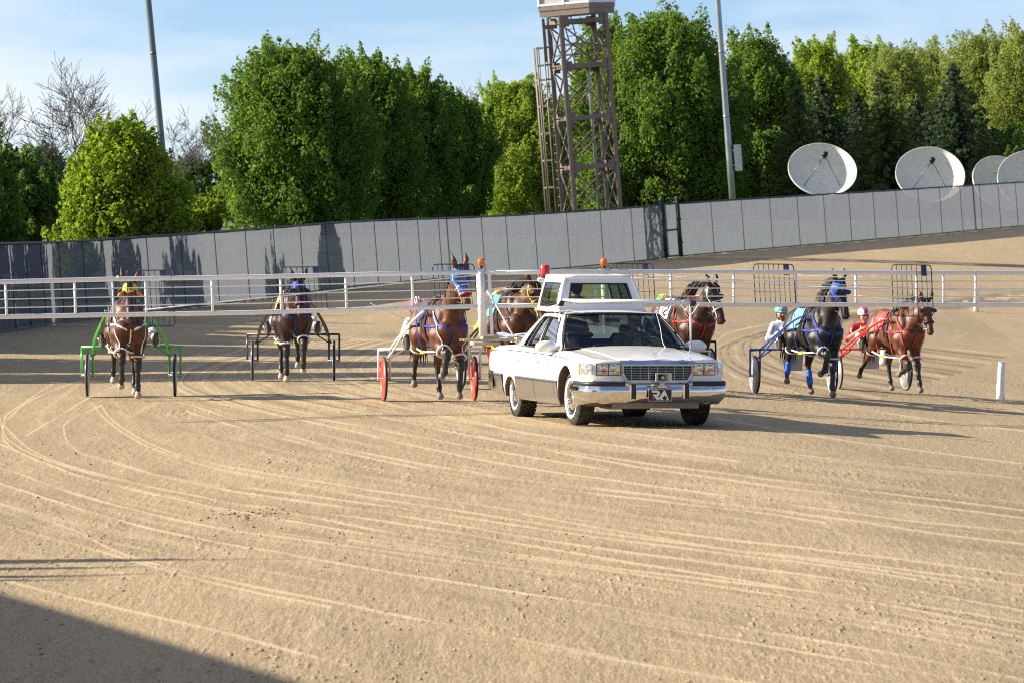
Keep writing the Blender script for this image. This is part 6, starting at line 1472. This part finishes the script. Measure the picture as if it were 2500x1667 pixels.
    for s in (-1, 1):
        mb = MB(); L = np.linspace
        for (a, b_) in ((0,.105),(.445,.485),(.80,1.0)): mb.grid(patch(L(a, b_, 5), L(0, 1, 9), s)); mb.grid(patch(L(a, b_, 5), L(0, 1, 9), s, -.035))
        mb.grid(patch(L(0, 1, 24), L(.90, 1, 3), s)); mb.grid(patch(L(0, 1, 24), L(0, .035, 2), s, .004)); mb.grid(patch(L(0, 1, 24), L(.90, 1, 3), s, -.035))
        mb.build('pillars', M_CAR, root)
        for (a, b_) in ((.105,.445),(.485,.80)):
            mb = MB(); mb.grid(patch(L(a, b_, 8), L(.035, .90, 8), s, -.012)); mb.build('side_window', M_GLASSS, root)
            mb = MB(); q = [sd_(u, .035, s, .004) for u in L(a, b_, 8)]+[sd_(b_, v, s, .004) for v in L(.06, .90, 8)]+[sd_(u, .90, s, .004) for u in L(b_, a, 8)]+[sd_(a, v, s, .004) for v in L(.88, .035, 8)]; mb.tube(q, .009, 5); mb.build('window_seal', M_TRIM, root)
        mb = MB(); q = [sd_(u, 0.0, s, .012) for u in L(0, 1, 16)]; mb.tube(q, .010, 5); mb.build('belt_trim', M_CHROMED, root)
        mb = MB(); q = [sd_(.70, v, s, .0) for v in L(.04, .9, 6)]; mb.tube(q, .011, 5); mb.build('window_divider', M_TRIM, root)
        # door mirror
        T = V((.70, s*.965, 1.005)); mb = MB(); mb.ball(T+V((0, s*.06, 0)), (.085,.155,.082), 18, 12); mb.box(V((.70, s*.90, .975)), (.09,.10,.05), bev=.02); mr = mb.build('door_mirror', M_CAR, root)
        mb = MB(); mb.box(T+V((-.075, s*.06, 0)), (.02,.24,.11), bev=.008); mb.build('mirror_glass', M_CHROME, mr)
    def ws(u, v, o=0):     # windscreen: u -1..1, v 0..1
        w0, w1 = .865, .640; x = 1.035-.10*abs(u)**2.2; b_ = V((x, u*w0, 1.012-.035*abs(u)**2)); t = V((.30-.06*u*u, u*w1, 1.425-.012*u*u)); p = b_.lerp(t, v); p.z += .018*math.sin(math.pi*v)+o*.6; p.x += o*.7; return p
    L = np.linspace
    mb = MB(); mb.grid([[ws(u, v) for v in L(.02, .98, 9)] for u in L(-.985, .985, 17)]); mb.build('windscreen', M_GLASS, root)
    mb = MB(); q = [ws(u, 0, .008) for u in L(-1, 1, 15)]+[ws(1, v, .008) for v in L(.1, 1, 8)]+[ws(u, 1, .008) for u in L(.95, -1, 15)]+[ws(-1, v, .008) for v in L(.9, 0, 8)]; mb.tube(q, .014, 6); mb.build('windscreen_seal', M_TRIM, root)
    def rw(u, v): w0, w1 = .78, .585; b_ = V((-1.80+.08*abs(u)**2, u*w0, .985)); t = V((-1.12+.02*u*u, u*w1, 1.405)); return b_.lerp(t, v)
    mb = MB(); mb.grid([[rw(u, v) for v in L(.02, .98, 7)] for u in L(-.97, .97, 11)]); mb.build('rear_window', M_GLASS, root)
    mb = MB(); q = [rw(u, 0) for u in L(-1, 1, 9)]+[rw(1, v) for v in L(.1, 1, 6)]+[rw(u, 1) for u in L(.9, -1, 9)]+[rw(-1, v) for v in L(.9, 0, 6)]; mb.tube(q, .02, 6); mb.build('rear_window_seal', M_TRIM, root)
    mb = MB()
    for o_ in (0, -.03):
        G_ = []
        for x in L(.275, -1.13, 16):
            w = ip(x, [-1.13,-.5,.275], [.60,.668,.645]); z0 = ip(x, [-1.13,-.5,0,.275], [1.405,1.437,1.437,1.418]); G_.append([V((x, w*u, z0+.042*(1-abs(u)**2.4)*(1 if -.9 < x < .1 else .75)+o_)) for u in L(-1, 1, 15)])
        mb.grid(G_)
    mb.build('roof', M_CAR, root)
    mb = MB(); G_ = [[V((x, .88*u, .985+.004*(1-u*u))) for u in L(-1, 1, 5)] for x in (.86, 1.04)]; mb.grid(G_); mb.build('cowl', M_TRIM, root)
    # cabin interior
    mb = MB(); mb.box((.62, 0, .93), (.45, 1.55, .16), bev=.05); mb.build('dashboard', M_DASH, root)
    for (x, y) in ((-.10,.40),(-.10,-.40)):
        mb = MB(); mb.box((x, y, .62), (.55,.58,.20), bev=.07); mb.box((x-.32, y, .90), (.18,.56,.52), bev=.08); mb.box((x-.36, y, 1.20), (.10,.26,.15), bev=.05); mb.build('seat', M_SEAT, root)
    mb = MB(); mb.box((-1.15,0,.60), (.6,1.4,.22), bev=.08); mb.box((-1.42,0,.88), (.2,1.4,.36), bev=.08); mb.build('rear_seat', M_SEAT, root)
    mb = MB(); T = Matrix.Translation((.36,.40,.98)) @ Matrix.Rotation(R(65), 4, 'Y'); mb.tube([T@V((math.cos(a)*.185, math.sin(a)*.185, 0)) for a in L(0, 2*math.pi, 25)], .014, 8); mb.bar(T@V((-.18,0,0)), T@V((.18,0,0)), .03); mb.build('steering_wheel', M_TRIM, root)
    mb = MB(); mb.box((.24,0,1.34), (.03,.20,.06), bev=.01); mb.tube([(.26,0,1.40),(.24,0,1.35)], .008, 6); mb.build('mirror', M_TRIM, root)
    # ---- rear
    mb = MB(); mb.grid([[V((x+ (0 if abs(y) < .8 else .12*(abs(y)-.8)/.2), y, zz)) for zz in (.34,.42,.54,.60)] for x, y in [(-2.6,-.99),(-2.95,-.96),(-3.12,-.85),(-3.17,-.5),(-3.18,0),(-3.17,.5),(-3.12,.85),(-2.95,.96),(-2.6,.99)]]); mb.build('rear_bumper', M_CHROME, root)
    for s in (-1, 1):
        mb = MB(); mb.box((-3.08, s*.86, .74), (.05,.09,.28), bev=.015); mb.build('tail_light', M_REDL, root)
    for (x, s, st, kb) in ((1.543,-1,R(3),False),(1.543,1,R(3),False),(-1.543,-1,0,True),(-1.543,1,0,True)): car_wheel(root, x, s, st, kb)
    # ---- glazed cab on the roof (narrow at the top, raked front)
    cab = empty('roof_cab', (0,0,0)); cab.parent = root
    def cb(u, v, t):   # u -1..1 across, t 0..1 front..back, v 0..1 up
        x = -.02-.20*v-(1.12-.16*v)*t; y = -.085+u*(.595-.105*v-.03*v*v); return V((x, y, 1.455+.455*v))
    mb = MB()
    def face(fn, us, vs_): mb.grid([[fn(u, v) for v in vs_] for u in us])
    fr = lambda u, v: cb(u, v, 0)+V((.012*math.sin(math.pi*v),0,0))
    for rng in (((-1,-.78),(0,1)),((.78,1),(0,1)),((-.78,.78),(0,.26)),((-.78,.78),(.81,1))): face(fr, L(*rng[0], 5), L(*rng[1], 5))
    bk = lambda u, v: cb(u, v, 1)
    for rng in (((-1,-.80),(0,1)),((.80,1),(0,1)),((-.80,.80),(0,.25)),((-.80,.80),(.8,1))): face(bk, L(*rng[0], 5), L(*rng[1], 5))
    for s in (-1, 1):
        sf = lambda t, v: cb(s, v, t)+V((0, s*.012*math.sin(math.pi*v), 0))
        for rng in (((0,.12),(0,1)),((.93,1),(0,1)),((.12,.93),(0,.13)),((.12,.93),(.82,1))): face(sf, L(*rng[0], 5), L(*rng[1], 5))
    o = mb.build('cab_body', M_CAR, cab)
    mb = MB(); G_ = []
    for t in L(-.02, 1.02, 14):
        G_.append([])
        for u in L(-1.02, 1.02, 15):
            q = cb(u, 1, t); e = max(abs(u), abs(2*t-1)); q.z += .045*(1-abs(u)**4)*(1-abs(2*t-1)**6)-.004; G_[-1].append(q)
    mb.grid(G_); mb.build('cab_roof', M_CAR, cab)
    mb = MB(); q = [cb(-1,1,0), cb(1,1,0), cb(1,1,1), cb(-1,1,1), cb(-1,1,0)]; mb.tube([a.lerp(b_, i/6) for a, b_ in zip(q[:-1], q[1:]) for i in range(6)]+[q[-1]], .032, 10); 
    for (u, t) in ((-1,0),(1,0),(1,1),(-1,1)): mb.tube([cb(u*.99, v, t) for v in L(0, 1, 6)], .028, 10)
    mb.build('cab_edges', M_CAR, cab)
    def pane(name, fn, us, vs_, m_):
        mb = MB(); mb.grid([[fn(u, v) for v in vs_] for u in us]); p_ = mb.build(name, m_, cab); mb = MB()
        q = [fn(u, vs_[0]) for u in us]+[fn(us[-1], v) for v in vs_[1:]]+[fn(u, vs_[-1]) for u in us[::-1]]+[fn(us[0], v) for v in vs_[::-1]]; mb.tube(q, .011, 6); mb.build('seal', M_TRIM, p_)
    pane('cab_window', fr, L(-.78, .78, 8), L(.26, .81, 6), M_GLASSC); pane('cab_window', bk, L(-.8, .8, 8), L(.25, .8, 6), M_GLASSC)
    for s in (-1, 1): pane('cab_window', lambda t, v: cb(s, v, t)+V((0, s*.012*math.sin(math.pi*v), 0)), L(.12, .93, 8), L(.13, .82, 6), M_GLASSC)
    mb = MB(); mb.box((-.59,-.085,1.462), (1.24,1.22,.03), bev=.012); mb.build('cab_base', M_CAR, cab)
    mb = MB(); mb.box((-.55,-.30,1.13), (.4,.4,.08), bev=.03); mb.build('cab_seat', M_SEAT, cab)
    return root

def place_in_car(p, car):  return car.matrix_basis @ Vector(p)
def build_occupants(car):
    # driver, seen through the windscreen: built in car space, seated
    def person(label, base, face, hairm, shirt, capm=None, seat=True, name='person'):
        f = np.array((math.cos(face), math.sin(face), -.03)); f /= np.linalg.norm(f); l = np.cross((0,0,1), f); l /= np.linalg.norm(l); u = np.cross(f, l)
        b = np.array(base, float); q = lambda x, y, zz: b+np.array((math.cos(face)*x-math.sin(face)*y, math.sin(face)*x+math.cos(face)*y, zz)) if not seat else b+np.array((x, y, zz))
        hd = q(.02,0,.62)
        P = [ell(q(0,0,.05), (.15,.17,.12), m=5), cap(q(0,0,.10), q(-.04,0,.36), .14, .15, m=3, k=.05), cap(q(-.04,-.16,.40), q(-.04,.16,.40), .075, m=3, k=.05), cap(q(-.02,0,.44), q(.0,0,.56), .058, .055, m=0, k=.02)]
        P += head_prims(hd, f, l, u, hair=7 if hairm else None); wr = []
        for s in (-1, 1):
            P += [cap(q(.02, s*.09, .02), q(.42, s*.12, .06), .09, .07, m=5, k=.03), cap(q(.42, s*.12, .06), q(.58, s*.12, -.26), .065, .045, m=5, k=.02), cap(q(.58, s*.12, -.28), q(.68, s*.12, -.31), .045, .035, m=6, k=.02),
                  cap(q(-.04, s*.21, .38), q(.06, s*.27, .16), .06, .05, m=3, k=.02), cap(q(.06, s*.27, .16), q(.33, s*.16, .26), .045, .03, m=0, k=.015)]
            wr.append((q(.33, s*.16, .26), q(.33, s*.16, .26)-q(.06, s*.27, .16), s))
        ob_ = link('person', sdf_mesh('person', P, .012, [M_SKIN, M_LIP, M_EYE, shirt, shirt, M_NAVY, M_BOOT, M_HAIR]), None); ob_.matrix_basis = car.matrix_basis; tag(ob_, label, 'person')
        for w_, d, s in wr: build_glove(ob_, w_, d, (0,0,1), M_SKIN, s); ob_.children[-1].name = 'hand'
        if capm:
            c = hd; qq = lambda a, b_, d: c+f*a+l*b_+u*d; Rm = np.stack([f, l, u], 1); cut = lambda g: -((g-qq(0,0,.045))@u)
            link('cap', sdf_mesh('cap', [ell(qq(-.01,0,.05), (.115,.098,.10), rot=Rm)], .009, [capm], cut=cut), ob_)
            link('cap_peak', sdf_mesh('cap_peak', [cap(qq(.08,-.04,.052), qq(.17,-.02,.035), .02, .012, k=.03), cap(qq(.08,.04,.052), qq(.17,.02,.035), .02, .012, k=.03)], .007, [capm]), ob_)
        return ob_
    person('car driver in a pale khaki cap and grey shirt behind the windscreen', (-.16,.40,.70), R(-12), True, M_SHIRT, M_CAP)
    person('man with short dark hair facing backwards inside the glazed roof cab', (-.55,-.30,1.15), math.pi-R(10), True, M_NAVYS, None, seat=False)

# ================================================================ THE STARTING GATE (posts, folding wings, lamps)
def build_gate(car):
    V = Vector
    # a bracket behind the car that carries the two posts
    D0 = 80.3
    def beacon(px, py, D, label):
        c = W(px, py, D); root = empty('beacon', c, label=label, cat='beacon', group='orange beacons on the starting gate'); mb = MB()
        mb.ball((0,0,0), (.055,.055,.062), 18, 12); mb.build('lens', M_ORL, root); mb = MB(); mb.tube([(0,0,-.125),(0,0,-.09),(0,0,-.058)], [.014,.02,.036], 12); mb.box((0,0,-.128), (.09,.06,.012)); mb.build('stand', M_BLACK, root)
    beacon(1174.5, 641, D0, 'orange beacon on the left gate post'); beacon(1474, 641, 81.2, 'orange beacon above the right side of the roof cab')
    # red lamp on a white box
    c = W(1330.5, 678, 78.9); root = empty('warning_light', c, label='red warning light on a white box above the roof cab', cat='warning light'); mb = MB()
    mb.lathe([(.001,.0),(.072,.0),(.072,.025),(.001,.026)], Matrix.Translation((0,0,0)), 24); mb.build('base_ring', M_NAVY, root)
    mb = MB(); mb.lathe([(.001,.022),(.070,.022),(.068,.05),(.066,.160),(.056,.172),(.001,.175)], None, 28); mb.build('lens', M_REDL, root)
    mb = MB(); mb.box((0,.02,-.034), (.21,.16,.065), bev=.02); mb.build('box', M_GW, root)
    def wing(label, tops, bots, posts, side, thin=()):
        """tops/bots: (px,py,D) rail polylines; posts: pixel x list"""
        p0 = W(*tops[0]); root = empty('gate_wing', p0, label=label, cat='gate wing', group='folding white wings of the starting gate')
        A = [W(*q)-p0 for q in tops]; B = [W(*q)-p0 for q in bots]
        mb = MB(); mb.tube([a for a in A], .033, 14); mb.build('top_rail', M_GW, root); mb = MB(); mb.tube([b for b in B], .033, 14); mb.build('bottom_rail', M_GW, root)
        def on(P, px, D=None):
            for a, b in zip(P[:-1], P[1:]):
                pa, pb = a+p0, b+p0; xa = 1250+pa.x/pa.y*F; xb = 1250+pb.x/pb.y*F
                if min(xa, xb)-1 <= px <= max(xa, xb)+1: return a.lerp(b, (px-xa)/(xb-xa))
            return P[0] if abs(px-(1250+(P[0]+p0).x/(P[0]+p0).y*F)) < abs(px-(1250+(P[-1]+p0).x/(P[-1]+p0).y*F)) else P[-1]
        for px in posts:
            a, b = on(A, px), on(B, px+3*(1 if side < 0 else .3)); mb = MB(); r = .018 if px not in thin else .010; mb.tube([a, b], r, 8); 
            for t in (.28,.5,.74): mb.tube([a.lerp(b, t-.018), a.lerp(b, t+.018)], r*1.35, 8)
            mb.build('upright', M_GW, root)
        for k in (1, 2, 3):
            mb = MB(); mb.tube([a.lerp(b, k*.245+.01) for a, b in zip(A, B)], .0085, 6); mb.build('wire', M_GW, root)
        return root, p0, on, A, B
    tL = [(-120,694,76.7),(0,689,77.2),(275,682,78.0),(600,677,78.9),(900,670,79.6),(1165,665,80.2)]; bL = [(-120,779,76.7),(0,774,77.2),(275,769,78.0),(600,764,78.9),(900,755,79.6),(1165,748,80.2)]
    wl, p0, on, A, B = wing('left wing of the starting gate reaching to the left edge of the picture', tL, bL, [-110,13,181,274,354,516,684,843,1005], -1, (274,))
    for k, yy in ((0, 1), (1, 0)):
        q = on(A if k == 0 else B, 274); mb = MB(); mb.tube([q+V((-.09,0,.02)), q+V((.07,-.02,.025))], .010, 6); mb.ball(q+V((.08,-.03,.03)), .02, 8, 6); mb.build('hinge_pin', M_GW, wl)
    mb = MB(); mb.tube([W(350,757,78.0)-p0, W(700,722,78.9)-p0, W(1163,672,80.0)-p0], .009, 6); mb.build('stay_cable', M_GW, wl)
    mb = MB(); mb.tube([W(905,741,79.8)-p0, W(1000,785,80.4)-p0], .007, 5); mb.build('loose_cable', M_GW, wl)
    tR = [(1186,666,80.3),(1330,665,80.6),(1560,664,81.3),(1800,664.5,82.3),(2100,666,83.6),(2303,667,84.4),(2500,667,85.2),(2640,668,85.8)]; bR = [(1186,747,80.3),(1330,746,80.6),(1560,744,81.3),(1800,744,82.3),(2100,744,83.6),(2303,744.5,84.4),(2500,745,85.2),(2640,745,85.8)]
    wr, p1, on2, A2, B2 = wing('right wing of the starting gate reaching to the right edge of the picture', tR, bR, [1637,1791,1942,2089,2237,2303,2381,2530], 1)
    for a, b in (((1500,676,81.2),(1800,692,82.2)),((1600,672,81.5),(2040,706,83.3)),((2089,722,83.6),(2237,737,84.2)),((1480,668,81.0),(2237,705,84.0)),((1950,700,83.0),(2500,712,85.2)),((1942,672,83.0),(2300,690,84.3))):
        mb = MB(); mb.tube([W(*a)-p1, W(*b)-p1], .006, 5); mb.build('stay_cable', M_GW, wr)
    for q, w_ in ((1637,1),(1791,1),(1942,1),(2089,1)):
        c_ = on2(A2, q).lerp(on2(B2, q), .35+.1*((q//7) % 3)); mb = MB(); mb.box(c_+V((.01,-.02,0)), (.045,.04,.03), bev=.008); mb.build('wire_clip', M_GW, wr)
    # the two posts
    def post(px, D, label, y0, y1, inner):
        top = W(px, y0, D); bot = W(px+8, y1, D); root = empty('gate_post', bot, label=label, cat='gate post', group='thick white posts of the starting gate'); d = top-bot
        mb = MB(); mb.tube([V((0,0,0)), d], .061, 20); mb.tube([d*.985, d*1.0], .068, 20); mb.build('column', M_GW, root)
        mb = MB(); o_ = V((.125*inner,0,0)); mb.bar(o_, o_+d, .045, .045); mb.build('hinge_bar', M_GW, root)
        mb = MB()
        mb.box(d*1.0+V((0,0,.012)), (.14,.14,.02), bev=.006); mb.build('top_plate', M_STEEL, root)
        for t in (.02,.48,.96): mb = MB(); mb.box(d*t+o_*.5, (.14,.05,.03)); mb.build('hinge', M_STEEL, root)
        return root, bot, d
    r1, b1, d1 = post(1172, D0, 'left white gate post standing behind the rear of the car', 660, 822, 1)
    r2, b2, d2 = post(1474, 81.1, 'right white gate post seen through the roof cab', 660, 832, -1)
    mb = MB(); mb.tube([W(1187,708,D0)-b1, W(1205,735,79.9)-b1, W(1253,820,79.3)-b1], .013, 8); mb.build('brace', M_GW, r1)
    # carrier platform
    c = W(1180, 834, D0); root = empty('gate_carrier', c, (0, 0, CAR_YAW), label='rusty steel carrier frame bolted behind the car under the gate posts', cat='frame'); M_RW = simple('rusty_white', (.55,.49,.40), .7, dirt=(.22,.12,.06), dirt_amt=.7)
    mb = MB(); mb.box((.05,.1,-.03), (.40,.25,.05), bev=.01); mb.bar((-.28,.05,.02), (.55,-.05,.02), .035); mb.bar((-.28,.25,.02), (.55,.15,.02), .035); mb.build('frame', M_RW, root)
    mb = MB(); mb.bar((0,.1,.05), (1.9,.35,.05), .09); mb.bar((.5,-.7,.02), (.5,.3,.02), .07); mb.bar((1.4,-.7,.02), (1.4,.3,.02), .07); mb.build('beam', M_RW, root)
    mb = MB(); G_ = [[V((.12+.5*i/4, -.15-.35*j/4, .12-.05*j/4+.02*math.sin(i*2+j))) for j in range(5)] for i in range(5)]; mb.grid(G_); mb.build('tarp', simple('tarp_white', (.70,.72,.78), .4), root)
    # mesh guards hanging on the wings
    M_CAGE = simple('guard_wire', (.03,.05,.065), .45, .4)
    def guard(px0, px1, y0, y1, D, lean, label, nb=9):
        a = W(px0, y0, D); b = W(px1, y0+lean, D); c = W(px0+(10 if px0 < 1200 else 6), y1, D); d = W(px1+(10 if px0 < 1200 else 6), y1+lean, D); root = empty('wire_guard', (a+d)/2, label=label, cat='wire guard', group='dark wire mesh guards hung behind the wings'); o_ = (a+d)/2
        a, b, c, d = a-o_, b-o_, c-o_, d-o_; r = .10; q = []
        for (p, p1, p2) in ((a, c, b), (b, a, d), (d, b, c), (c, d, a)):
            u1 = (p1-p).normalized()*r*.6; u2 = (p2-p).normalized()*r*.6
            for t in (0, .25, .5, .75, 1): q.append((p+u1)*(1-t)**2 + p*2*t*(1-t) + (p+u2)*t*t)
        q.append(q[0]); mb = MB(); mb.tube(q, .0085, 6, caps=False); mb.build('frame', M_CAGE, root)
        mb = MB()
        for k in range(1, nb-1): t = k/(nb-1); mb.tube([a.lerp(b, t), c.lerp(d, t)], .005, 5)
        mb.tube([a.lerp(c, .33), b.lerp(d, .33)], .003, 4); mb.tube([a.lerp(c, .66), b.lerp(d, .66)], .003, 4); mb.build('bars', M_CAGE, root)
        mb = MB(); e = .75 if px0 > 1200 else .76; p = a.lerp(b, e)+V((0, -.012, 0)); p2 = a.lerp(b, e+.12)+V((0, -.012, 0)); dn = (c-a).normalized()*.16
        mb.add([p, p2, p2+dn, p+dn, p+V((0,.02,0)), p2+V((0,.02,0)), p2+dn+V((0,.02,0)), p+dn+V((0,.02,0))], [(0,1,2,3),(7,6,5,4),(0,4,5,1),(1,5,6,2),(2,6,7,3),(3,7,4,0)]); mb.build('number_plate', M_NAVY, root)
    for (x0, x1, ya, yb, D, ln, lb) in ((-75,36,672,806,77.5,-1.5,'mesh guard cut by the left edge of the picture'),(308,418,661,797,78.4,-1,'mesh guard beside the yellow hooded horse'),(684,790,653,758,79.4,-1,'mesh guard above the dark bay horse with blue straps'),
        (1055,1157,646,750,80.35,-1,'mesh guard in front of the tall red bay horse head'),(1492,1594,644,748,81.6,.5,'mesh guard just right of the roof cab'),(1839,1937,645,748,82.9,1,'mesh guard left of the black horse head'),(2176,2273,647,772,84.1,1,'mesh guard in front of the rightmost horse')):
        guard(x0, x1, ya, yb, D, ln, lb)
    # frame over the bonnet and windscreen that the folded wings rest on
    cm = car.matrix_basis; root = empty('wing_rest', cm @ V((.98,0,1.0)), label='thin white frame on two legs above the windscreen that carries the folded wings', cat='frame'); o_ = root.location
    e = lambda px, py, D: W(px, py, D)-o_
    L0, L1 = e(1367,842,76.15), e(1366,742,76.15); R0, R1 = e(1687,843,75.75), e(1685,740,75.75)
    for a, b in ((L0, L1), (R0, R1)): mb = MB(); mb.tube([a, b], .014, 8); mb.build('leg', M_GW, root)
    mb = MB(); mb.tube([e(1374,735,76.15), e(1684,737,75.75)], .026, 12); mb.build('bar', M_GW, root)
    for px, D in ((1366,76.1),(1688,75.7)):
        mb = MB(); q = e(px+4, 741, D); s = .75; mb.prism([(-.06,-.05),(.03,-.05),(.06,0),(.05,.05),(.0,.05),(-.04,.01)], -.03, .03, lambda u, v, w: q+V((u*s, w, v*s))); mb.build('rubber_pad', M_BLACK, root)
    mb = MB()
    for a, b in (((1337,752,76.2),(1362,744,76.1)),((1345,749,76.2),(1385,748,76.1)),((1346,752,76.15),(1366,775,76.15)),((1370,775,76.15),(1403,740,76.1)),((1666,735,75.7),(1672,735,75.7)),((1603,757,75.9),(1670,736,75.75)),((1655,738,75.8),(1686,770,75.75)),((1688,770,75.75),(1707,742,75.6)),((1670,760,75.75),(1682,748,75.75))): mb.tube([e(*a), e(*b)], .007, 6)
    mb.build('braces', M_GW, root)
    mb = MB(); mb.tube(smooth_path([e(1602,764,75.9), e(1612,800,75.8), e(1619,838,75.5), e(1640,865,75.1), e(1665,869,74.9), e(1682,860,75.0), e(1686,842,75.7)], 5), .0045, 5); mb.tube(smooth_path([e(1372,783,76.0), e(1380,810,75.9), e(1388,838,75.8)], 4), .003, 4); mb.build('cord', M_GW, root)
def build_pylons():
    for (px, y0, y1, D, w, lb) in ((2443, 886, 973, 103.5, .075, 'white plastic track marker post standing at the right'), (2383, 712, 761, 190, .085, 'distant white track marker seen through the right wing'), (2157, 852, 889, 128, .10, 'white track marker between the two rightmost horses')):
        gx, D = gpt(px, y1); b = Vector((gx, D, 0)); h = (y1-y0)/F*D; z = ground_z(gx, D); root = empty('track_marker', (gx, D, z), label=lb, cat='marker post', group='white marker posts along the inside of the track')
        mb = MB(); mb.tube([(0,0,-.02),(0,0,h*.15),(w*.25,0,h*.9),(w*.25,0,h)], [w,w*.95,w*.8,w*.75], 12); mb.build('post', M_GW, root)
        mb = MB(); mb.tube([(w*.25,0,h),(w*.25,0,h+.015)], w*.78, 12); mb.build('post_cap', M_GW, root)
build_track(); build_ground(); build_clods(); build_fence()
light_pole(362, 0, 392, 320, 172, ground_z(-10.6, 172), .20, 'dark steel light pole rising behind the yellow green tree', M_POLED)
light_pole(1752, 0, 1788, 484, 229, ground_z(9, 229), .25, 'pale steel light pole with a cabinet right of the tower', M_POLE, True)
build_tower()
build_dish(2008, 415, 166, 126, 246, 'left satellite dish of the two large ones above the fence', R(5))
build_dish(2271, 427, 167, 132, 246, 'second large satellite dish, its lower edge seen through the fence', R(2))
build_dish(2521, 440, 170, 140, 250, 'satellite dish cut by the right edge of the picture', R(4))
build_dish(2449, 448, 156, 122, 253, 'small bluish dish half hidden behind the right edge dish', R(20))
build_trees(); build_occluder()
for r_ in RIGS: build_rig(r_)
CAR = build_car(); bpy.context.view_layer.update(); build_occupants(CAR); build_gate(CAR); build_pylons()

def build_spray():
    rs = np.random.RandomState(21); V = []; Fc = []; base = np.array([(1,0,-.4),(-.6,.9,-.4),(-.6,-.9,-.4),(0,0,1)]); bf = np.array([(0,1,3),(1,2,3),(2,0,3),(0,2,1)])
    for r_ in RIGS:
        X, Y = r_['axle']; th = r_['yaw']; hx, hy = math.sin(th), -math.cos(th); lx, ly = math.cos(th), math.sin(th)
        for (f, l) in ((.72,-.15),(.78,.14),(1.8,-.1),(1.78,.14)):
            n = 45; a = rs.rand(n)*6.28; q = rs.rand(n)**.7; px = X+hx*f+lx*l+np.cos(a)*q*.22-hx*q*.15; py = Y+hy*f+ly*l+np.sin(a)*q*.22-hy*q*.15; z = height(px, py)+rs.rand(n)**2*.16*(1.1-q)
            for i in range(n): k = .002+.006*rs.rand()**2; Fc.append(bf+4*len(V)); V.append(base*k*(.7+.6*rs.rand(4,1))+np.array([px[i], py[i], z[i]+.003]))
    o = link('kicked_sand', np_mesh('kicked_sand', np.concatenate(V), np.concatenate(Fc), [simple('kicked', (.34,.26,.16), .95)])); tag(o, 'grains of sand kicked up round the hooves', 'sand', kind='stuff')
build_spray()
